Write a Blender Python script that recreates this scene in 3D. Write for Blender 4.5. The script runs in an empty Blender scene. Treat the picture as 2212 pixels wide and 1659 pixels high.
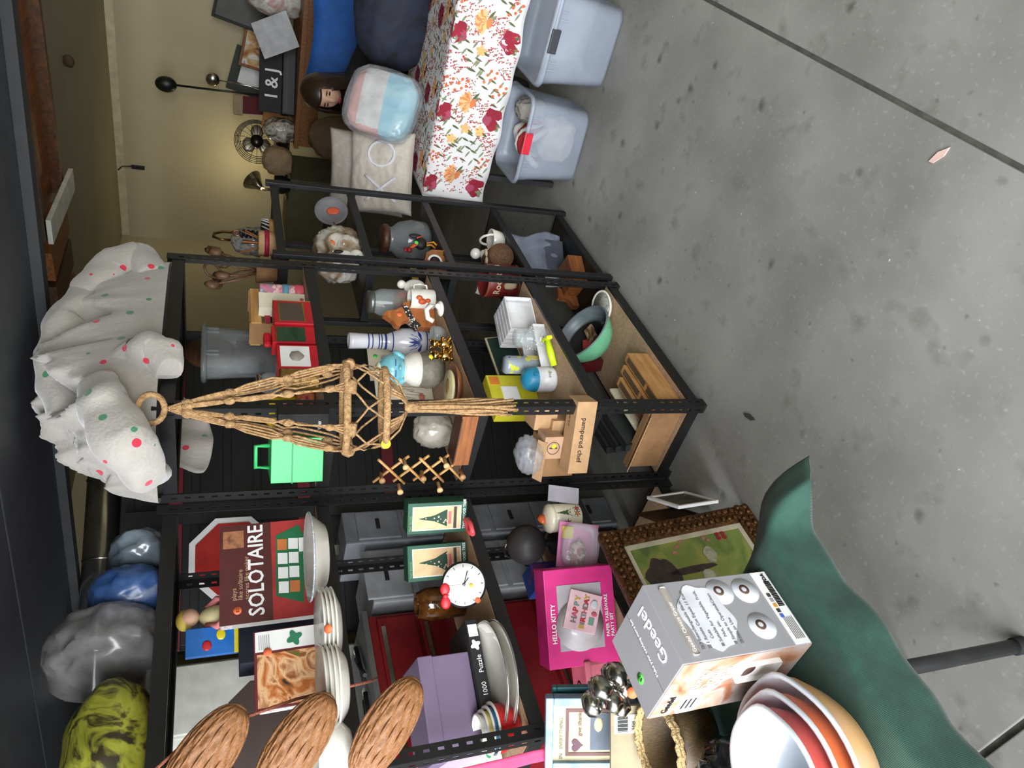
import bpy, bmesh, math, random
from mathutils import Vector, Matrix, noise, Euler
PI = math.pi
R = math.radians
random.seed(7)
scn = bpy.context.scene
col = scn.collection

# ------------------------------------------------------------------ camera
CAM = Vector((-1.6498, -1.4490, 1.6688))
YAW, PITCH, ROLL, FPX = 0.6868, 0.3878, -0.0064, 1568.76
FW = Vector((math.cos(YAW)*math.cos(PITCH), math.sin(YAW)*math.cos(PITCH), -math.sin(PITCH)))
_r = Vector((math.sin(YAW), -math.cos(YAW), 0)); _d = FW.cross(_r)
RT = _r*math.cos(ROLL)+_d*math.sin(ROLL)
DN = _r*(-math.sin(ROLL))+_d*math.cos(ROLL)
cam = bpy.data.cameras.new('camera'); cam.sensor_width = 36; cam.lens = FPX/2212*36; cam.clip_start = .05
camo = bpy.data.objects.new('camera', cam); col.objects.link(camo)
m3 = Matrix((DN, RT, -FW)).transposed()      # the phone was held upright, the frame is stored lying on its side
camo.matrix_world = Matrix.Translation(CAM) @ m3.to_4x4()
scn.camera = camo

def at(x, y, X=None, Y=None, Z=None):
    """point of the place seen at photo pixel (x,y) on a known plane (shelf, floor, wall)"""
    q = FW+RT*((829.5-y)/FPX)+DN*((x-1106)/FPX)
    t = (X-CAM.x)/q.x if X is not None else (Y-CAM.y)/q.y if Y is not None else (Z-CAM.z)/q.z
    return CAM+q*t

# ------------------------------------------------------------------ world, daylight, exposure
w = bpy.data.worlds.new('world'); scn.world = w; w.use_nodes = True
bg = w.node_tree.nodes['Background']; bg.inputs[0].default_value = (.78, .87, 1, 1); bg.inputs[1].default_value = .8
def area(name, loc, rot, sx, sy, power, colr):
    l = bpy.data.lights.new(name, 'AREA'); l.shape = 'RECTANGLE'; l.size = sx; l.size_y = sy; l.energy = power; l.color = colr
    o = bpy.data.objects.new(name, l); col.objects.link(o); o.location = loc; o.rotation_euler = rot; return o
area('daylight_garage_opening', (-4.4, -1.5, 2.0), (0, R(-62), 0), 2.4, 6.0, 640, (.95, .98, 1))
scn.view_settings.view_transform = 'Standard'; scn.view_settings.look = 'None'
scn.view_settings.exposure = 0.2; scn.view_settings.gamma = 1; scn.view_settings.use_curve_mapping = False

# ------------------------------------------------------------------ materials
def lin(c):
    return tuple(((v/255)/12.92 if v/255 <= .04045 else ((v/255+.055)/1.055)**2.4) for v in c)+(1,)
MC = {}
def M(name, c=None, rough=.6, metal=0, var=.12, sc=14, bump=0, bsc=60, alpha=1, trans=0, spec=None, emit=0, c2=None, coat=0, sheen=0):
    if name in MC: return MC[name]
    m = bpy.data.materials.new(name); m.use_nodes = True; n = m.node_tree.nodes; k = m.node_tree.links
    b = n['Principled BSDF']; a = lin(c)
    tc = n.new('ShaderNodeTexCoord'); nz = n.new('ShaderNodeTexNoise'); nz.inputs['Scale'].default_value = sc; nz.inputs['Detail'].default_value = 5
    mx = n.new('ShaderNodeMix'); mx.data_type = 'RGBA'
    lo = lin(c2) if c2 else tuple(v*(1-var*2) for v in a[:3])+(1,)
    mx.inputs[6].default_value = lo; mx.inputs[7].default_value = a if c2 else tuple(min(1, v*(1+var*.6)) for v in a[:3])+(1,)
    rp = n.new('ShaderNodeMapRange'); rp.inputs[1].default_value = .3; rp.inputs[2].default_value = .7
    k.new(tc.outputs['Object'], nz.inputs['Vector']); k.new(nz.outputs['Fac'], rp.inputs[0]); k.new(rp.outputs[0], mx.inputs[0])
    k.new(mx.outputs[2], b.inputs['Base Color'])
    b.inputs['Roughness'].default_value = rough; b.inputs['Metallic'].default_value = metal
    b.inputs['Alpha'].default_value = alpha; b.inputs['Transmission Weight'].default_value = trans
    b.inputs['Coat Weight'].default_value = coat; b.inputs['Sheen Weight'].default_value = sheen
    if spec is not None: b.inputs['Specular IOR Level'].default_value = spec
    if emit: b.inputs['Emission Color'].default_value = a; b.inputs['Emission Strength'].default_value = emit
    if bump:
        n2 = n.new('ShaderNodeTexNoise'); n2.inputs['Scale'].default_value = bsc; n2.inputs['Detail'].default_value = 4
        bp = n.new('ShaderNodeBump'); bp.inputs['Strength'].default_value = bump; bp.inputs['Distance'].default_value = .01
        k.new(tc.outputs['Object'], n2.inputs['Vector']); k.new(n2.outputs['Fac'], bp.inputs['Height']); k.new(bp.outputs[0], b.inputs['Normal'])
    MC[name] = m; return m

def nodes_of(m):
    n = m.node_tree.nodes; return n, m.node_tree.links, n['Principled BSDF']

def wood(name, c, c2, sc=6, stretch=(1, 12, 12), rough=.5):
    if name in MC: return MC[name]
    m = M(name, c, rough, c2=c2, sc=sc); n, k, b = nodes_of(m)
    mp = n.new('ShaderNodeMapping'); mp.inputs['Scale'].default_value = stretch
    tc = [x for x in n if x.type == 'TEX_COORD'][0]; nz = [x for x in n if x.type == 'TEX_NOISE'][0]
    k.new(tc.outputs['Object'], mp.inputs[0]); k.new(mp.outputs[0], nz.inputs['Vector']); return m

def dotted(name, base, dots, scale, radius, rough=.8, bump=0, sheen=0):
    """fabric with scattered printed dots"""
    m = M(name, base, rough, var=.05, bump=bump, bsc=90, sheen=sheen); n, k, b = nodes_of(m)
    mx = [x for x in n if x.type == 'MIX'][0]; tc = [x for x in n if x.type == 'TEX_COORD'][0]
    vo = n.new('ShaderNodeTexVoronoi'); vo.inputs['Scale'].default_value = scale
    k.new(tc.outputs['Object'], vo.inputs['Vector'])
    lt = n.new('ShaderNodeMath'); lt.operation = 'LESS_THAN'; lt.inputs[1].default_value = radius; k.new(vo.outputs['Distance'], lt.inputs[0])
    cr = n.new('ShaderNodeValToRGB'); cr.color_ramp.interpolation = 'CONSTANT'
    while len(cr.color_ramp.elements) < len(dots): cr.color_ramp.elements.new(.5)
    for i, c in enumerate(dots): cr.color_ramp.elements[i].position = i/len(dots); cr.color_ramp.elements[i].color = lin(c)
    k.new(vo.outputs['Color'], cr.inputs[0])
    m2 = n.new('ShaderNodeMix'); m2.data_type = 'RGBA'; k.new(lt.outputs[0], m2.inputs[0]); k.new(mx.outputs[2], m2.inputs[6]); k.new(cr.outputs[0], m2.inputs[7])
    k.new(m2.outputs[2], b.inputs['Base Color']); return m

def patchy(name, cols, scale, rough=.6, dist=1.5, stretch=(1, 1, 1), metal=0, alpha=1):
    """printed picture-like patches of several colours"""
    if name in MC: return MC[name]
    m = M(name, cols[0], rough, metal, alpha=alpha); n, k, b = nodes_of(m)
    tc = [x for x in n if x.type == 'TEX_COORD'][0]; nz = [x for x in n if x.type == 'TEX_NOISE'][0]
    mp = n.new('ShaderNodeMapping'); mp.inputs['Scale'].default_value = stretch
    k.new(tc.outputs['Object'], mp.inputs[0]); k.new(mp.outputs[0], nz.inputs['Vector'])
    nz.inputs['Scale'].default_value = scale; nz.inputs['Distortion'].default_value = dist
    cr = n.new('ShaderNodeValToRGB'); el = cr.color_ramp.elements
    while len(el) < len(cols): el.new(.5)
    for i, c in enumerate(cols): el[i].position = .3+.4*i/(len(cols)-1); el[i].color = lin(c)
    k.new(nz.outputs['Fac'], cr.inputs[0]); k.new(cr.outputs[0], b.inputs['Base Color']); return m

# ------------------------------------------------------------------ mesh helpers
def rotm(rot): return Euler(rot).to_matrix().to_4x4()
class B:
    def __init__(s): s.b = bmesh.new(); s.mi = 0
    def _fin(s, vs, mat=None):
        for f in {f for v in vs for f in v.link_faces}: f.material_index = s.mi
    def box(s, x0, x1, y0, y1, z0, z1, bev=0, rot=None, c=None):
        g = bmesh.ops.create_cube(s.b, size=1); vs = g['verts']
        for v in vs: v.co = Vector(((x0+x1)/2+v.co.x*(x1-x0), (y0+y1)/2+v.co.y*(y1-y0), (z0+z1)/2+v.co.z*(z1-z0)))
        if rot:
            cc = Vector(c or ((x0+x1)/2, (y0+y1)/2, (z0+z1)/2)); bmesh.ops.rotate(s.b, verts=vs, cent=cc, matrix=Euler(rot).to_matrix())
        s._fin(vs)
        if bev:
            es = list({e for v in vs for e in v.link_edges}); r = bmesh.ops.bevel(s.b, geom=es, offset=bev, segments=2, profile=.6, affect='EDGES')
            for f in r['faces']: f.material_index = s.mi
        return s
    def lathe(s, prof, n=28, c=(0, 0, 0), rot=None, sx=1, sy=1, a0=0, a1=2*PI, wob=None):
        full = abs(a1-a0-2*PI) < 1e-6; N = n if full else n+1
        mt = Matrix.Translation(c) @ (rotm(rot) if rot else Matrix())
        rings = []
        for (r, z) in prof:
            if r < 1e-6: rings.append([s.b.verts.new(mt @ Vector((0, 0, z)))])
            else:
                rings.append([s.b.verts.new(mt @ Vector((r*(wob(a, z) if wob else 1)*math.cos(a)*sx, r*(wob(a, z) if wob else 1)*math.sin(a)*sy, z))) for a in [a0+(a1-a0)*i/n for i in range(N)]])
        for A, C_ in zip(rings, rings[1:]):
            for i in range(n):
                j = (i+1) % N if full else i+1
                p = [A[i % len(A)], A[j % len(A)], C_[j % len(C_)], C_[i % len(C_)]]
                q = []
                for v in p:
                    if v not in q: q.append(v)
                if len(q) > 2:
                    try: f = s.b.faces.new(q); f.material_index = s.mi; f.smooth = True
                    except ValueError: pass
        return s
    def tube(s, pts, r, n=6, closed=False, taper=None):
        pts = [Vector(p) for p in pts]; N = len(pts); rings = []
        up = Vector((0.13, .21, 1)).normalized()
        for i, p in enumerate(pts):
            a = pts[(i-1) % N] if (closed or i > 0) else p; c = pts[(i+1) % N] if (closed or i < N-1) else p
            t = (c-a).normalized()
            u = up - t*up.dot(t)
            if u.length < .15: u = Vector((1, .1, 0)) - t*t.x
            u.normalize(); v = t.cross(u)
            rr = (taper(i/(N-1)) if taper else 1)*(r[i] if isinstance(r, (list, tuple)) else r)
            rings.append([s.b.verts.new(p+u*rr*math.cos(2*PI*k/n)+v*rr*math.sin(2*PI*k/n)) for k in range(n)])
        for i in range(N if closed else N-1):
            A, C_ = rings[i], rings[(i+1) % N]
            for k in range(n):
                f = s.b.faces.new([A[k], A[(k+1) % n], C_[(k+1) % n], C_[k]]); f.smooth = True; f.material_index = s.mi
        if not closed:
            for q in (rings[0][::-1], rings[-1]):
                f = s.b.faces.new(q); f.material_index = s.mi
        return s
    def prism(s, poly, h, axis='z', o=(0, 0, 0), smooth=False):
        """poly in 2D extruded by h; axis z: (x,y)->z ; axis y: (x,z)-> +y"""
        o = Vector(o)
        def P(a, b, t): return o+(Vector((a, b, t)) if axis == 'z' else Vector((a, t, b)) if axis == 'y' else Vector((t, a, b)))
        A = [s.b.verts.new(P(a, b, 0)) for a, b in poly]; C_ = [s.b.verts.new(P(a, b, h)) for a, b in poly]
        n = len(poly)
        for i in range(n):
            f = s.b.faces.new([A[i], A[(i+1) % n], C_[(i+1) % n], C_[i]]); f.material_index = s.mi; f.smooth = smooth
        for q in (A[::-1], C_):
            f = s.b.faces.new(q); f.material_index = s.mi
        return s
    def ball(s, c, sc, sub=3, fn=None, rot=None):
        g = bmesh.ops.create_icosphere(s.b, subdivisions=sub, radius=1); vs = g['verts']; sc = sc if isinstance(sc, (tuple, list)) else (sc,)*3
        m = rotm(rot) if rot else None
        for v in vs:
            p = v.co.copy(); k = fn(p) if fn else 1
            q = Vector((p.x*sc[0], p.y*sc[1], p.z*sc[2]))*k
            v.co = (m @ q if m else q)+Vector(c)
        for f in {f for v in vs for f in v.link_faces}: f.material_index = s.mi; f.smooth = True
        return s
    def grid(s, nx, ny, fn, smooth=True, closex=False):
        V = [[s.b.verts.new(fn(i/nx, j/ny)) for i in range(nx+1-(1 if closex else 0))] for j in range(ny+1)]
        W = len(V[0])
        for j in range(ny):
            for i in range(nx):
                a, c_ = i % W, (i+1) % W
                f = s.b.faces.new([V[j][a], V[j][c_], V[j+1][c_], V[j+1][a]]); f.smooth = smooth; f.material_index = s.mi
        return s
    def mesh(s, name, mats):
        bmesh.ops.recalc_face_normals(s.b, faces=s.b.faces[:])
        me = bpy.data.meshes.new(name); s.b.to_mesh(me); s.b.free()
        for m in (mats if isinstance(mats, (list, tuple)) else [mats]): me.materials.append(m)
        return me
    def o(s, name, mats, par=None, loc=(0, 0, 0), rot=(0, 0, 0), solid=0, sub=0):
        ob = bpy.data.objects.new(name, s.mesh(name, mats)); col.objects.link(ob); ob.location = loc; ob.rotation_euler = rot; ob.parent = par
        if solid:
            md = ob.modifiers.new('thickness', 'SOLIDIFY'); md.thickness = solid; md.offset = 0
        if sub:
            md = ob.modifiers.new('smooth', 'SUBSURF'); md.levels = sub; md.render_levels = sub
        return ob
def bx(x0, x1, y0, y1, z0, z1, bev=0, rot=None, c=None): return B().box(x0, x1, y0, y1, z0, z1, bev, rot, c)
def cyl(r, z0, z1, n=24): return B().lathe([(0, z0), (r, z0), (r, z1), (0, z1)], n)
def inst(o, name=None, par=None, loc=None, rot=None):
    c = bpy.data.objects.new(name or o.name.split('.')[0], o.data); col.objects.link(c); c.parent = par
    c.location = loc if loc is not None else o.location; c.rotation_euler = rot if rot is not None else o.rotation_euler; return c
def tag(o, label, cat, group=None):
    o['label'] = label; o['category'] = cat
    if group: o['group'] = group
    return o
def T(name, label, cat, loc=(0, 0, 0), rz=0, group=None, rot=None):
    o = bpy.data.objects.new(name, None); col.objects.link(o); o.empty_display_size = .05; o.location = loc
    o.rotation_euler = rot or (0, 0, rz); return tag(o, label, cat, group)
def struct(o): o['kind'] = 'structure'; return o
def span(a, b, Z):
    P, Q = at(*a, Z=Z), at(*b, Z=Z); d = Q-P; return P, math.atan2(d.y, d.x), d.length
def carton(name, label, cat, P, rz, wd, dp, h, mat, group=None, bev=.002, lean=0, part='carton'):
    """upright box whose front-left-bottom corner is P; local x right, y back, z up"""
    t = T(name, label, cat, P+Vector((0, 0, dp*math.sin(abs(lean)))), 0, group, rot=(lean, 0, rz)); bx(0, wd, 0, dp, 0, h, bev).o(part, mat, t); return t
def panel(t, name, x0, x1, z0, z1, mat, y=0, th=.0015):
    return bx(x0, x1, y-th, y+.0005, z0, z1).o(name, mat, t)
def text(t, s, x, z, size, mat, y=-.002, rot=(PI/2, 0, 0), align='LEFT', name='lettering', bold=0, sx=1, loc=None):
    cu = bpy.data.curves.new('lettering', 'FONT'); cu.body = s; cu.size = size; cu.align_x = align; cu.extrude = .0003; cu.offset = bold*size; cu.resolution_u = 2
    tmp = bpy.data.objects.new('tmp', cu); col.objects.link(tmp)
    bpy.context.view_layer.update(); me = bpy.data.meshes.new_from_object(tmp.evaluated_get(bpy.context.evaluated_depsgraph_get()))
    bpy.data.objects.remove(tmp); bpy.data.curves.remove(cu)
    me.materials.clear(); me.materials.append(mat)
    o = bpy.data.objects.new(name, me); col.objects.link(o); o.parent = t; o.location = loc or (x, y, z); o.rotation_euler = rot; o.scale = (sx, 1, 1); return o
def sticker(t, c, x, z, r=.011, y=-.002, rot=(PI/2, 0, 0), loc=None):
    o = cyl(r, 0, .0008, 16).o('price_sticker', c, t, loc or (x, y, z), rot); return o
def fb(x, y, z, s=1, o=4): return noise.fractal(Vector((x, y, z))*s, 1, 2, o)
def lumps(amp, s, seed=0, flat=None):
    def f(p):
        return 1+amp*noise.fractal(p*s+Vector((seed, seed*1.7, 3.1*seed)), 1, 2.1, 4)
    return f
def crumple(amp, s, seed=0):
    def f(p):
        q = p*s+Vector((seed, -seed*1.3, seed*.7)); return 1+amp*(1-2*abs(noise.noise(q)))+amp*.5*(1-2*abs(noise.noise(q*2.3)))
    return f
def sack(name, label, cat, loc, size, mat, amp=.16, s=2.2, seed=1, group=None, cr=True, sub=4, rz=0, part=None, par=None):
    """soft bag/bundle sitting on z=0 of its place"""
    b = B(); fn = crumple(amp, s, seed) if cr else lumps(amp, s, seed)
    b.ball((0, 0, 0), (1, 1, 1), sub, fn)
    for v in b.b.verts:
        q = v.co; q.x = math.copysign(abs(q.x)**.8, q.x); q.y = math.copysign(abs(q.y)**.8, q.y)
        z = max(q.z, -.78)+.78
        v.co = Vector((q.x*size[0]/2, q.y*size[1]/2, z*size[2]/1.78))
    o = b.o(name, mat, par, loc, (0, 0, rz))
    return tag(o, label, cat, group) if label else o

# common materials
BLK = M('black_powder_coat', (26, 26, 27), .42, var=.1, sc=40)
BLK2 = M('black_shelf_paint', (24, 25, 27), .5)
PART = M('particle_board', (178, 148, 118), .85, var=.12, sc=90)
WHT = M('white_glaze', (232, 228, 218), .18, var=.03, coat=.3)
WHP = M('white_print', (238, 238, 236), .6, var=.03)
BLKP = M('black_print', (22, 22, 24), .6)
CARD = M('cardboard', (186, 148, 108), .85, var=.07, sc=25)
CARD2 = M('cardboard_dark', (150, 112, 74), .85, var=.1, sc=25)
GLS = M('clear_glass', (205, 215, 215), .06, alpha=.28, spec=.9)
PLS = M('clear_film', (205, 208, 215), .14, alpha=.33, spec=.9, bump=.35, bsc=25)
ORS = M('orange_sticker', (250, 120, 70), .6); GRS = M('green_sticker', (90, 230, 80), .6); YES = M('yellow_sticker', (240, 230, 50), .6)
RED = M('red_print', (196, 36, 46), .45); SIL = M('silver', (200, 198, 190), .22, 1, var=.2); GLD = M('gold', (190, 150, 80), .25, 1, var=.2)
WD1 = wood('oiled_wood', (150, 92, 50), (104, 58, 28)); WDL = wood('pale_wood', (206, 160, 100), (176, 126, 72)); WDD = wood('dark_wood', (86, 52, 32), (50, 30, 20))
S1, S2, S3, S4, S5 = 1.814, 1.366, .884, .461, .060

# ================================================================== the setting
def concrete(name):
    m = M(name, (150, 149, 144), .75, c2=(116, 115, 110), sc=2.2); n, k, b = nodes_of(m)
    mx = [x for x in n if x.type == 'MIX'][0]; tc = [x for x in n if x.type == 'TEX_COORD'][0]
    [x for x in n if x.type == 'TEX_NOISE'][0].inputs['Detail'].default_value = 9
    def layer(prev, scale, lo, hi, c, kind='noise', amt=1.0):
        if kind == 'noise':
            t = n.new('ShaderNodeTexNoise'); t.inputs['Scale'].default_value = scale; t.inputs['Detail'].default_value = 3; out = t.outputs['Fac']
        else:
            t = n.new('ShaderNodeTexVoronoi'); t.inputs['Scale'].default_value = scale; out = t.outputs['Distance']
            wn = n.new('ShaderNodeTexNoise'); wn.inputs['Scale'].default_value = scale*2.5
            ad = n.new('ShaderNodeVectorMath'); ad.operation = 'MULTIPLY_ADD'; ad.inputs[1].default_value = (.25/scale,)*3
            k.new(tc.outputs['Object'], wn.inputs['Vector']); k.new(wn.outputs['Color'], ad.inputs[0]); k.new(tc.outputs['Object'], ad.inputs[2]); k.new(ad.outputs[0], t.inputs['Vector'])
        if kind == 'noise': k.new(tc.outputs['Object'], t.inputs['Vector'])
        r = n.new('ShaderNodeMapRange'); r.inputs[1].default_value = lo; r.inputs[2].default_value = hi; r.inputs[4].default_value = amt; k.new(out, r.inputs[0])
        x = n.new('ShaderNodeMix'); x.data_type = 'RGBA'; k.new(r.outputs[0], x.inputs[0]); k.new(prev, x.inputs[6]); x.inputs[7].default_value = lin(c); return x.outputs[2]
    o = layer(mx.outputs[2], 9, .58, .75, (96, 95, 88), amt=.55)
    o = layer(o, 5.5, .13, .03, (74, 72, 66), 'v', .75)
    o = layer(o, 13, .1, .02, (84, 83, 78), 'v', .6)
    o = layer(o, 60, .6, .8, (172, 171, 166), amt=.5)
    o = layer(o, 8.3, .035, .02, (214, 212, 205), 'v', .8)
    k.new(o, b.inputs['Base Color']); return m
CON = concrete('garage_concrete')
def slab(name, x0, x1, y0, y1): return struct(bx(x0, x1, y0, y1, -.12, 0, .004).o(name, CON))
JY, JX = -1.146, -1.301
fl = struct(bx(-6, 5, -5, 3, -.2, -.012).o('floor', M('joint_dirt', (104, 101, 94), .9, var=.2, sc=30)))
for (x0, x1, y0, y1) in ((JX+.008, 4.8, JY+.007, 2.2), (JX+.008, 4.8, -4.4, JY-.007), (-6, JX-.008, JY+.007, 2.2), (-6, JX-.008, -4.4, JY-.007)):
    s_ = bx(x0, x1, y0, y1, -.012, 0, .003).o('concrete_slab', CON, fl)
WALL = M('cream_drywall', (188, 178, 146), .8, var=.04, sc=3, bump=.05, bsc=200)
WX, WY, CZ = 4.78, 2.15, 2.44
struct(bx(WX, WX+.12, -4.4, WY+.12, 0, CZ).o('wall_back', WALL))
struct(bx(-2.6, WX, WY, WY+.12, 0, CZ).o('wall_left', WALL))
struct(bx(-2.6, WX+.12, -4.5, -4.4, 0, CZ).o('wall_right', WALL))
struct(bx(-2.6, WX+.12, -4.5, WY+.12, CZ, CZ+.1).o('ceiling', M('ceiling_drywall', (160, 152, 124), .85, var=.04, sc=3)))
# cove tape along the wall and ceiling, nail marks
struct(bx(WX-.004, WX-.0005, -4.3, WY-.01, CZ-.06, CZ-.001).o('trim_1', M('tape_strip', (214, 204, 170), .8)))
# open sectional garage door parked under the ceiling
DG = M('garage_door_grey', (58, 62, 68), .55, var=.1)
dr = T('overhead_garage_door', 'dark grey sectional garage door parked open under the ceiling', 'garage door', (-2.05, -2.95, 2.2))
for i in range(5):
    bx(i*.62, i*.62+.612, 0, 4.6, .0, .045, .006).o('door_panel', DG, dr)
bx(3.09, 3.15, 0, 4.6, -.03, .05).o('bottom_seal', M('door_seal', (34, 36, 39), .7), dr)
for i in range(1, 4): bx(i*.62+.1, i*.62+.14, 0, 4.6, -.025, -.0).o('door_strut', M('strut_steel', (104, 104, 100), .45, .7), dr)
dr.rotation_euler = (0, 0, R(9))
# wooden storage loft hung from the ceiling behind the door
lf = T('ceiling_storage_loft', 'rough wooden storage loft hanging from the ceiling behind the garage door', 'loft', (1.25, -.75, 2.30))
for i in range(4): bx(.045+i*.092, .13+i*.092, 0, .98, .02, .045).o('plank', WD1, lf)
bx(.42, .46, 0, .98, -.02, .13).o('joist', wood('joist_wood', (112, 72, 40), (70, 42, 22)), lf)
bx(.0, .04, 0, .98, -.02, .13).o('joist', WDD, lf)
tag(bx(-.28, .28, -.05, .05, 0, .018, .002).o('shelf_board', M('white_board', (206, 204, 192), .6), None, (1.52, .20, 2.255), (0, 0, R(4))), 'white painted board lying under the wooden loft', 'board')
lg = T('wooden_lumber_pile', 'dark wooden boards stored overhead past the white board', 'lumber', (1.45, .4, 2.31))
for i in range(3): bx(0, .42, i*.17, i*.17+.14, 0, .11, .003).o('board', WDD if i % 2 else WD1, lg, (0, 0, .0), (0, 0, R(-3+2*i)))

# ================================================================== steel racks
def flange(b, wd, h, horiz, rows, pitch=.0381, hw=.0042, hh=.0085):
    """strip with keyhole slots punched through; horiz: 'x' or 'y' direction from the corner"""
    def P(a, z): return Vector((a, 0, z)) if horiz == 'x' else Vector((0, a, z))
    cx = wd*.55; xs = [0, cx-hw, cx+hw, wd]; zs = [0]
    z = .03
    while z+pitch < h: zs += [z-hh, z+hh]; z += pitch
    zs.append(h)
    V = [[b.verts.new(P(x, zz)) for x in xs] for zz in zs]
    for j in range(len(zs)-1):
        for i in range(3):
            if i == 1 and j % 2 == 1: continue
            b.faces.new([V[j][i], V[j][i+1], V[j+1][i+1], V[j+1][i]])
def make_post(H):
    b = B(); flange(b.b, .036, H, 'x', 1); flange(b.b, .036, H, 'y', 1); return b.mesh('post', BLK)
RH = 1.83
POST = make_post(RH)
def make_rack(name, label, x0, y0, W, D, zs):
    t = T(name, label, 'shelving rack', (x0, y0, 0), 0, 'black boltless steel racks')
    def prof(): return [(0, 0), (.02, 0), (.02, .004), (.006, .014), (.006, .03), (.012, .035), (.012, .0395), (0, .0395)]
    for (px_, py_, rz, sx) in ((0, 0, 0, 1), (W, 0, PI/2, 1), (W, D, PI, 1), (0, D, -PI/2, 1)):
        o = bpy.data.objects.new('post', POST); col.objects.link(o); o.parent = t; o.location = (px_, py_, 0); o.rotation_euler = (0, 0, rz)
        md = o.modifiers.new('gauge', 'SOLIDIFY'); md.thickness = .0018; md.offset = 0
        bx(-.003, .03, -.003, .03, 0, .012, .002).o('foot_cap', M('black_rubber', (18, 18, 18), .8), t, (px_, py_, 0), (0, 0, rz))
    for z in zs:
        b = B().prism([(p[0]+.0025, p[1]) for p in prof()], W-.01, 'x', (.005, 0, z)); f = b.o('beam', BLK, t)
        inst(f, 'beam', t, (W, D, 0), (0, 0, PI))
        b = B().prism([(p[0]+.0025, p[1]) for p in prof()], D-.01, 'x', (.005, 0, z)); s_ = b.o('beam', BLK, t, (0, D, 0), (0, 0, -PI/2))
        inst(s_, 'beam', t, (W, 0, 0), (0, 0, PI/2))
        bx(.013, W-.013, .013, D-.013, z+.031, z+.0402, 0).o('shelf_board', PART, t)
    return t
ZL = (1.7726, 1.3251, .8425, .4204, .0188)
RW, RD = .8378, .379
make_rack('steel_rack', 'black punched steel rack with the dotted blanket piled on top', 0, 0, RW, RD, ZL)
LX, LY, LW = -.889, .383, .884
make_rack('steel_rack', 'black punched steel rack with filled plastic bags on top', LX, LY, LW, RD, ZL)
# small black wooden shelf beyond the rack
ss = T('folding_bookshelf', 'narrow black wooden shelf standing between steel rack and floral table', 'bookshelf', (.9, .01, 0))
SW, SD = .62, .3
SZ = (.045, .405, .755, 1.105, 1.44)
for (a, c) in ((0, 0), (SW, 0), (0, SD), (SW, SD)): bx(a-.016, a+.016, c-.01, c+.01, 0, 1.47, .002).o('upright', BLK2, ss)
for z in SZ:
    bx(.0, SW, .012, SD-.012, z-.012, z, .001).o('shelf_board', BLK2, ss)
    bx(.017, SW-.017, .0, .012, z-.02, z+.012, .001).o('front_rail', BLK2, ss)
    for a in (0, SW): bx(a-.008, a+.008, .012, SD-.012, z-.03, z+.0, .001).o('side_rail', BLK2, ss)

# ================================================================== floral table, pillows, bins
TZ = .715
tb = T('folding_table', 'folding table hidden under the floral tablecloth by the back', 'table', (1.7, -1.75, 0))
bx(0, .67, 0, 1.78, TZ-.035, TZ-.004, .004).o('tabletop', M('table_plastic', (200, 198, 190), .6), tb)
for a in (.06, .61):
    for c in (.12, 1.71): bx(a-.014, a+.014, c-.014, c+.014, 0, TZ-.036).o('leg', M('leg_grey', (60, 60, 62), .5, .5), tb)
CLX0, CLX1, CLY0, CLY1 = 1.685, 2.43, -1.8, .06
DROP = .315
def cloth_pt(s, t):
    """s metres along -Y from the left end, t metres from hem (0) over the front edge to the back"""
    y = CLY1-s
    wv = .012*math.sin(s*14+.5)+.008*math.sin(s*31)
    if t < DROP:
        k = 1-t/DROP
        return Vector((CLX0-.008-.022*k+wv*k*1.2, y, TZ+.002-(DROP-t)+.006*math.sin(s*9)*k))
    return Vector((CLX0-.006+(t-DROP), y, TZ+.002))
ct = T('floral_tablecloth', 'white tablecloth printed with red and orange flowers on the long table', 'tablecloth', (0, 0, 0))
B().grid(150, 26, lambda a, c: cloth_pt(a*1.86, c*(DROP+.695)) if True else None).o('cloth', M('white_cotton', (226, 224, 224), .85, var=.03, bump=.1, bsc=400), ct, solid=.0012)
# left end of the cloth falling over the table end
B().grid(24, 10, lambda a, c: Vector((CLX0-.014+a*.69+.012*math.sin(a*19)*(c), CLY1+.002+.03*c+.02*math.sin(a*9)*c, TZ+.002-c*.25))).o('end_drop', MC['white_cotton'], ct, solid=.0012)
FC = {'r': M('print_crimson', (150, 30, 52), .85), 'm': M('print_mauve', (170, 70, 96), .85), 'o': M('print_orange', (226, 134, 78), .85), 'p': M('print_peach', (238, 186, 130), .85),
      'g': M('print_sage', (130, 142, 108), .85), 'd': M('print_olive', (92, 98, 62), .85), 'b': M('print_berry', (214, 110, 66), .85), 'k': M('print_red_dot', (190, 66, 70), .85), 'y': M('print_yellow', (228, 190, 110), .85)}
FK = list(FC)
pb = B()
def shape(poly, kk, lift):
    pb.mi = FK.index(kk)
    vs = []
    for (s, t) in poly:
        if not (.012 < s < 1.84 and 0.006 < t < DROP+.67): return
    for (s, t) in poly:
        p = cloth_pt(s, t); nrm = Vector((-1, 0, .05)) if t < DROP else Vector((0, 0, 1)); vs.append(pb.b.verts.new(p+nrm*(.0012+lift)))
    try: pb.b.faces.new(vs).material_index = pb.mi
    except ValueError: pass
def petal(s, t, a, ln, wd, kk, lift=0):
    ca, sa = math.cos(a), math.sin(a); pts = []
    for (l, w_) in ((0, 0), (.35, .42), (.7, .5), (1, .12), (1, -.12), (.7, -.5), (.35, -.42)):
        pts.append((s+ca*l*ln-sa*w_*wd, t+sa*l*ln+ca*w_*wd))
    shape(pts, kk, lift)
def dot(s, t, r, kk): shape([(s+r*math.cos(q), t+r*math.sin(q)) for q in [i*PI/4 for i in range(8)]], kk, .0002)
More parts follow.
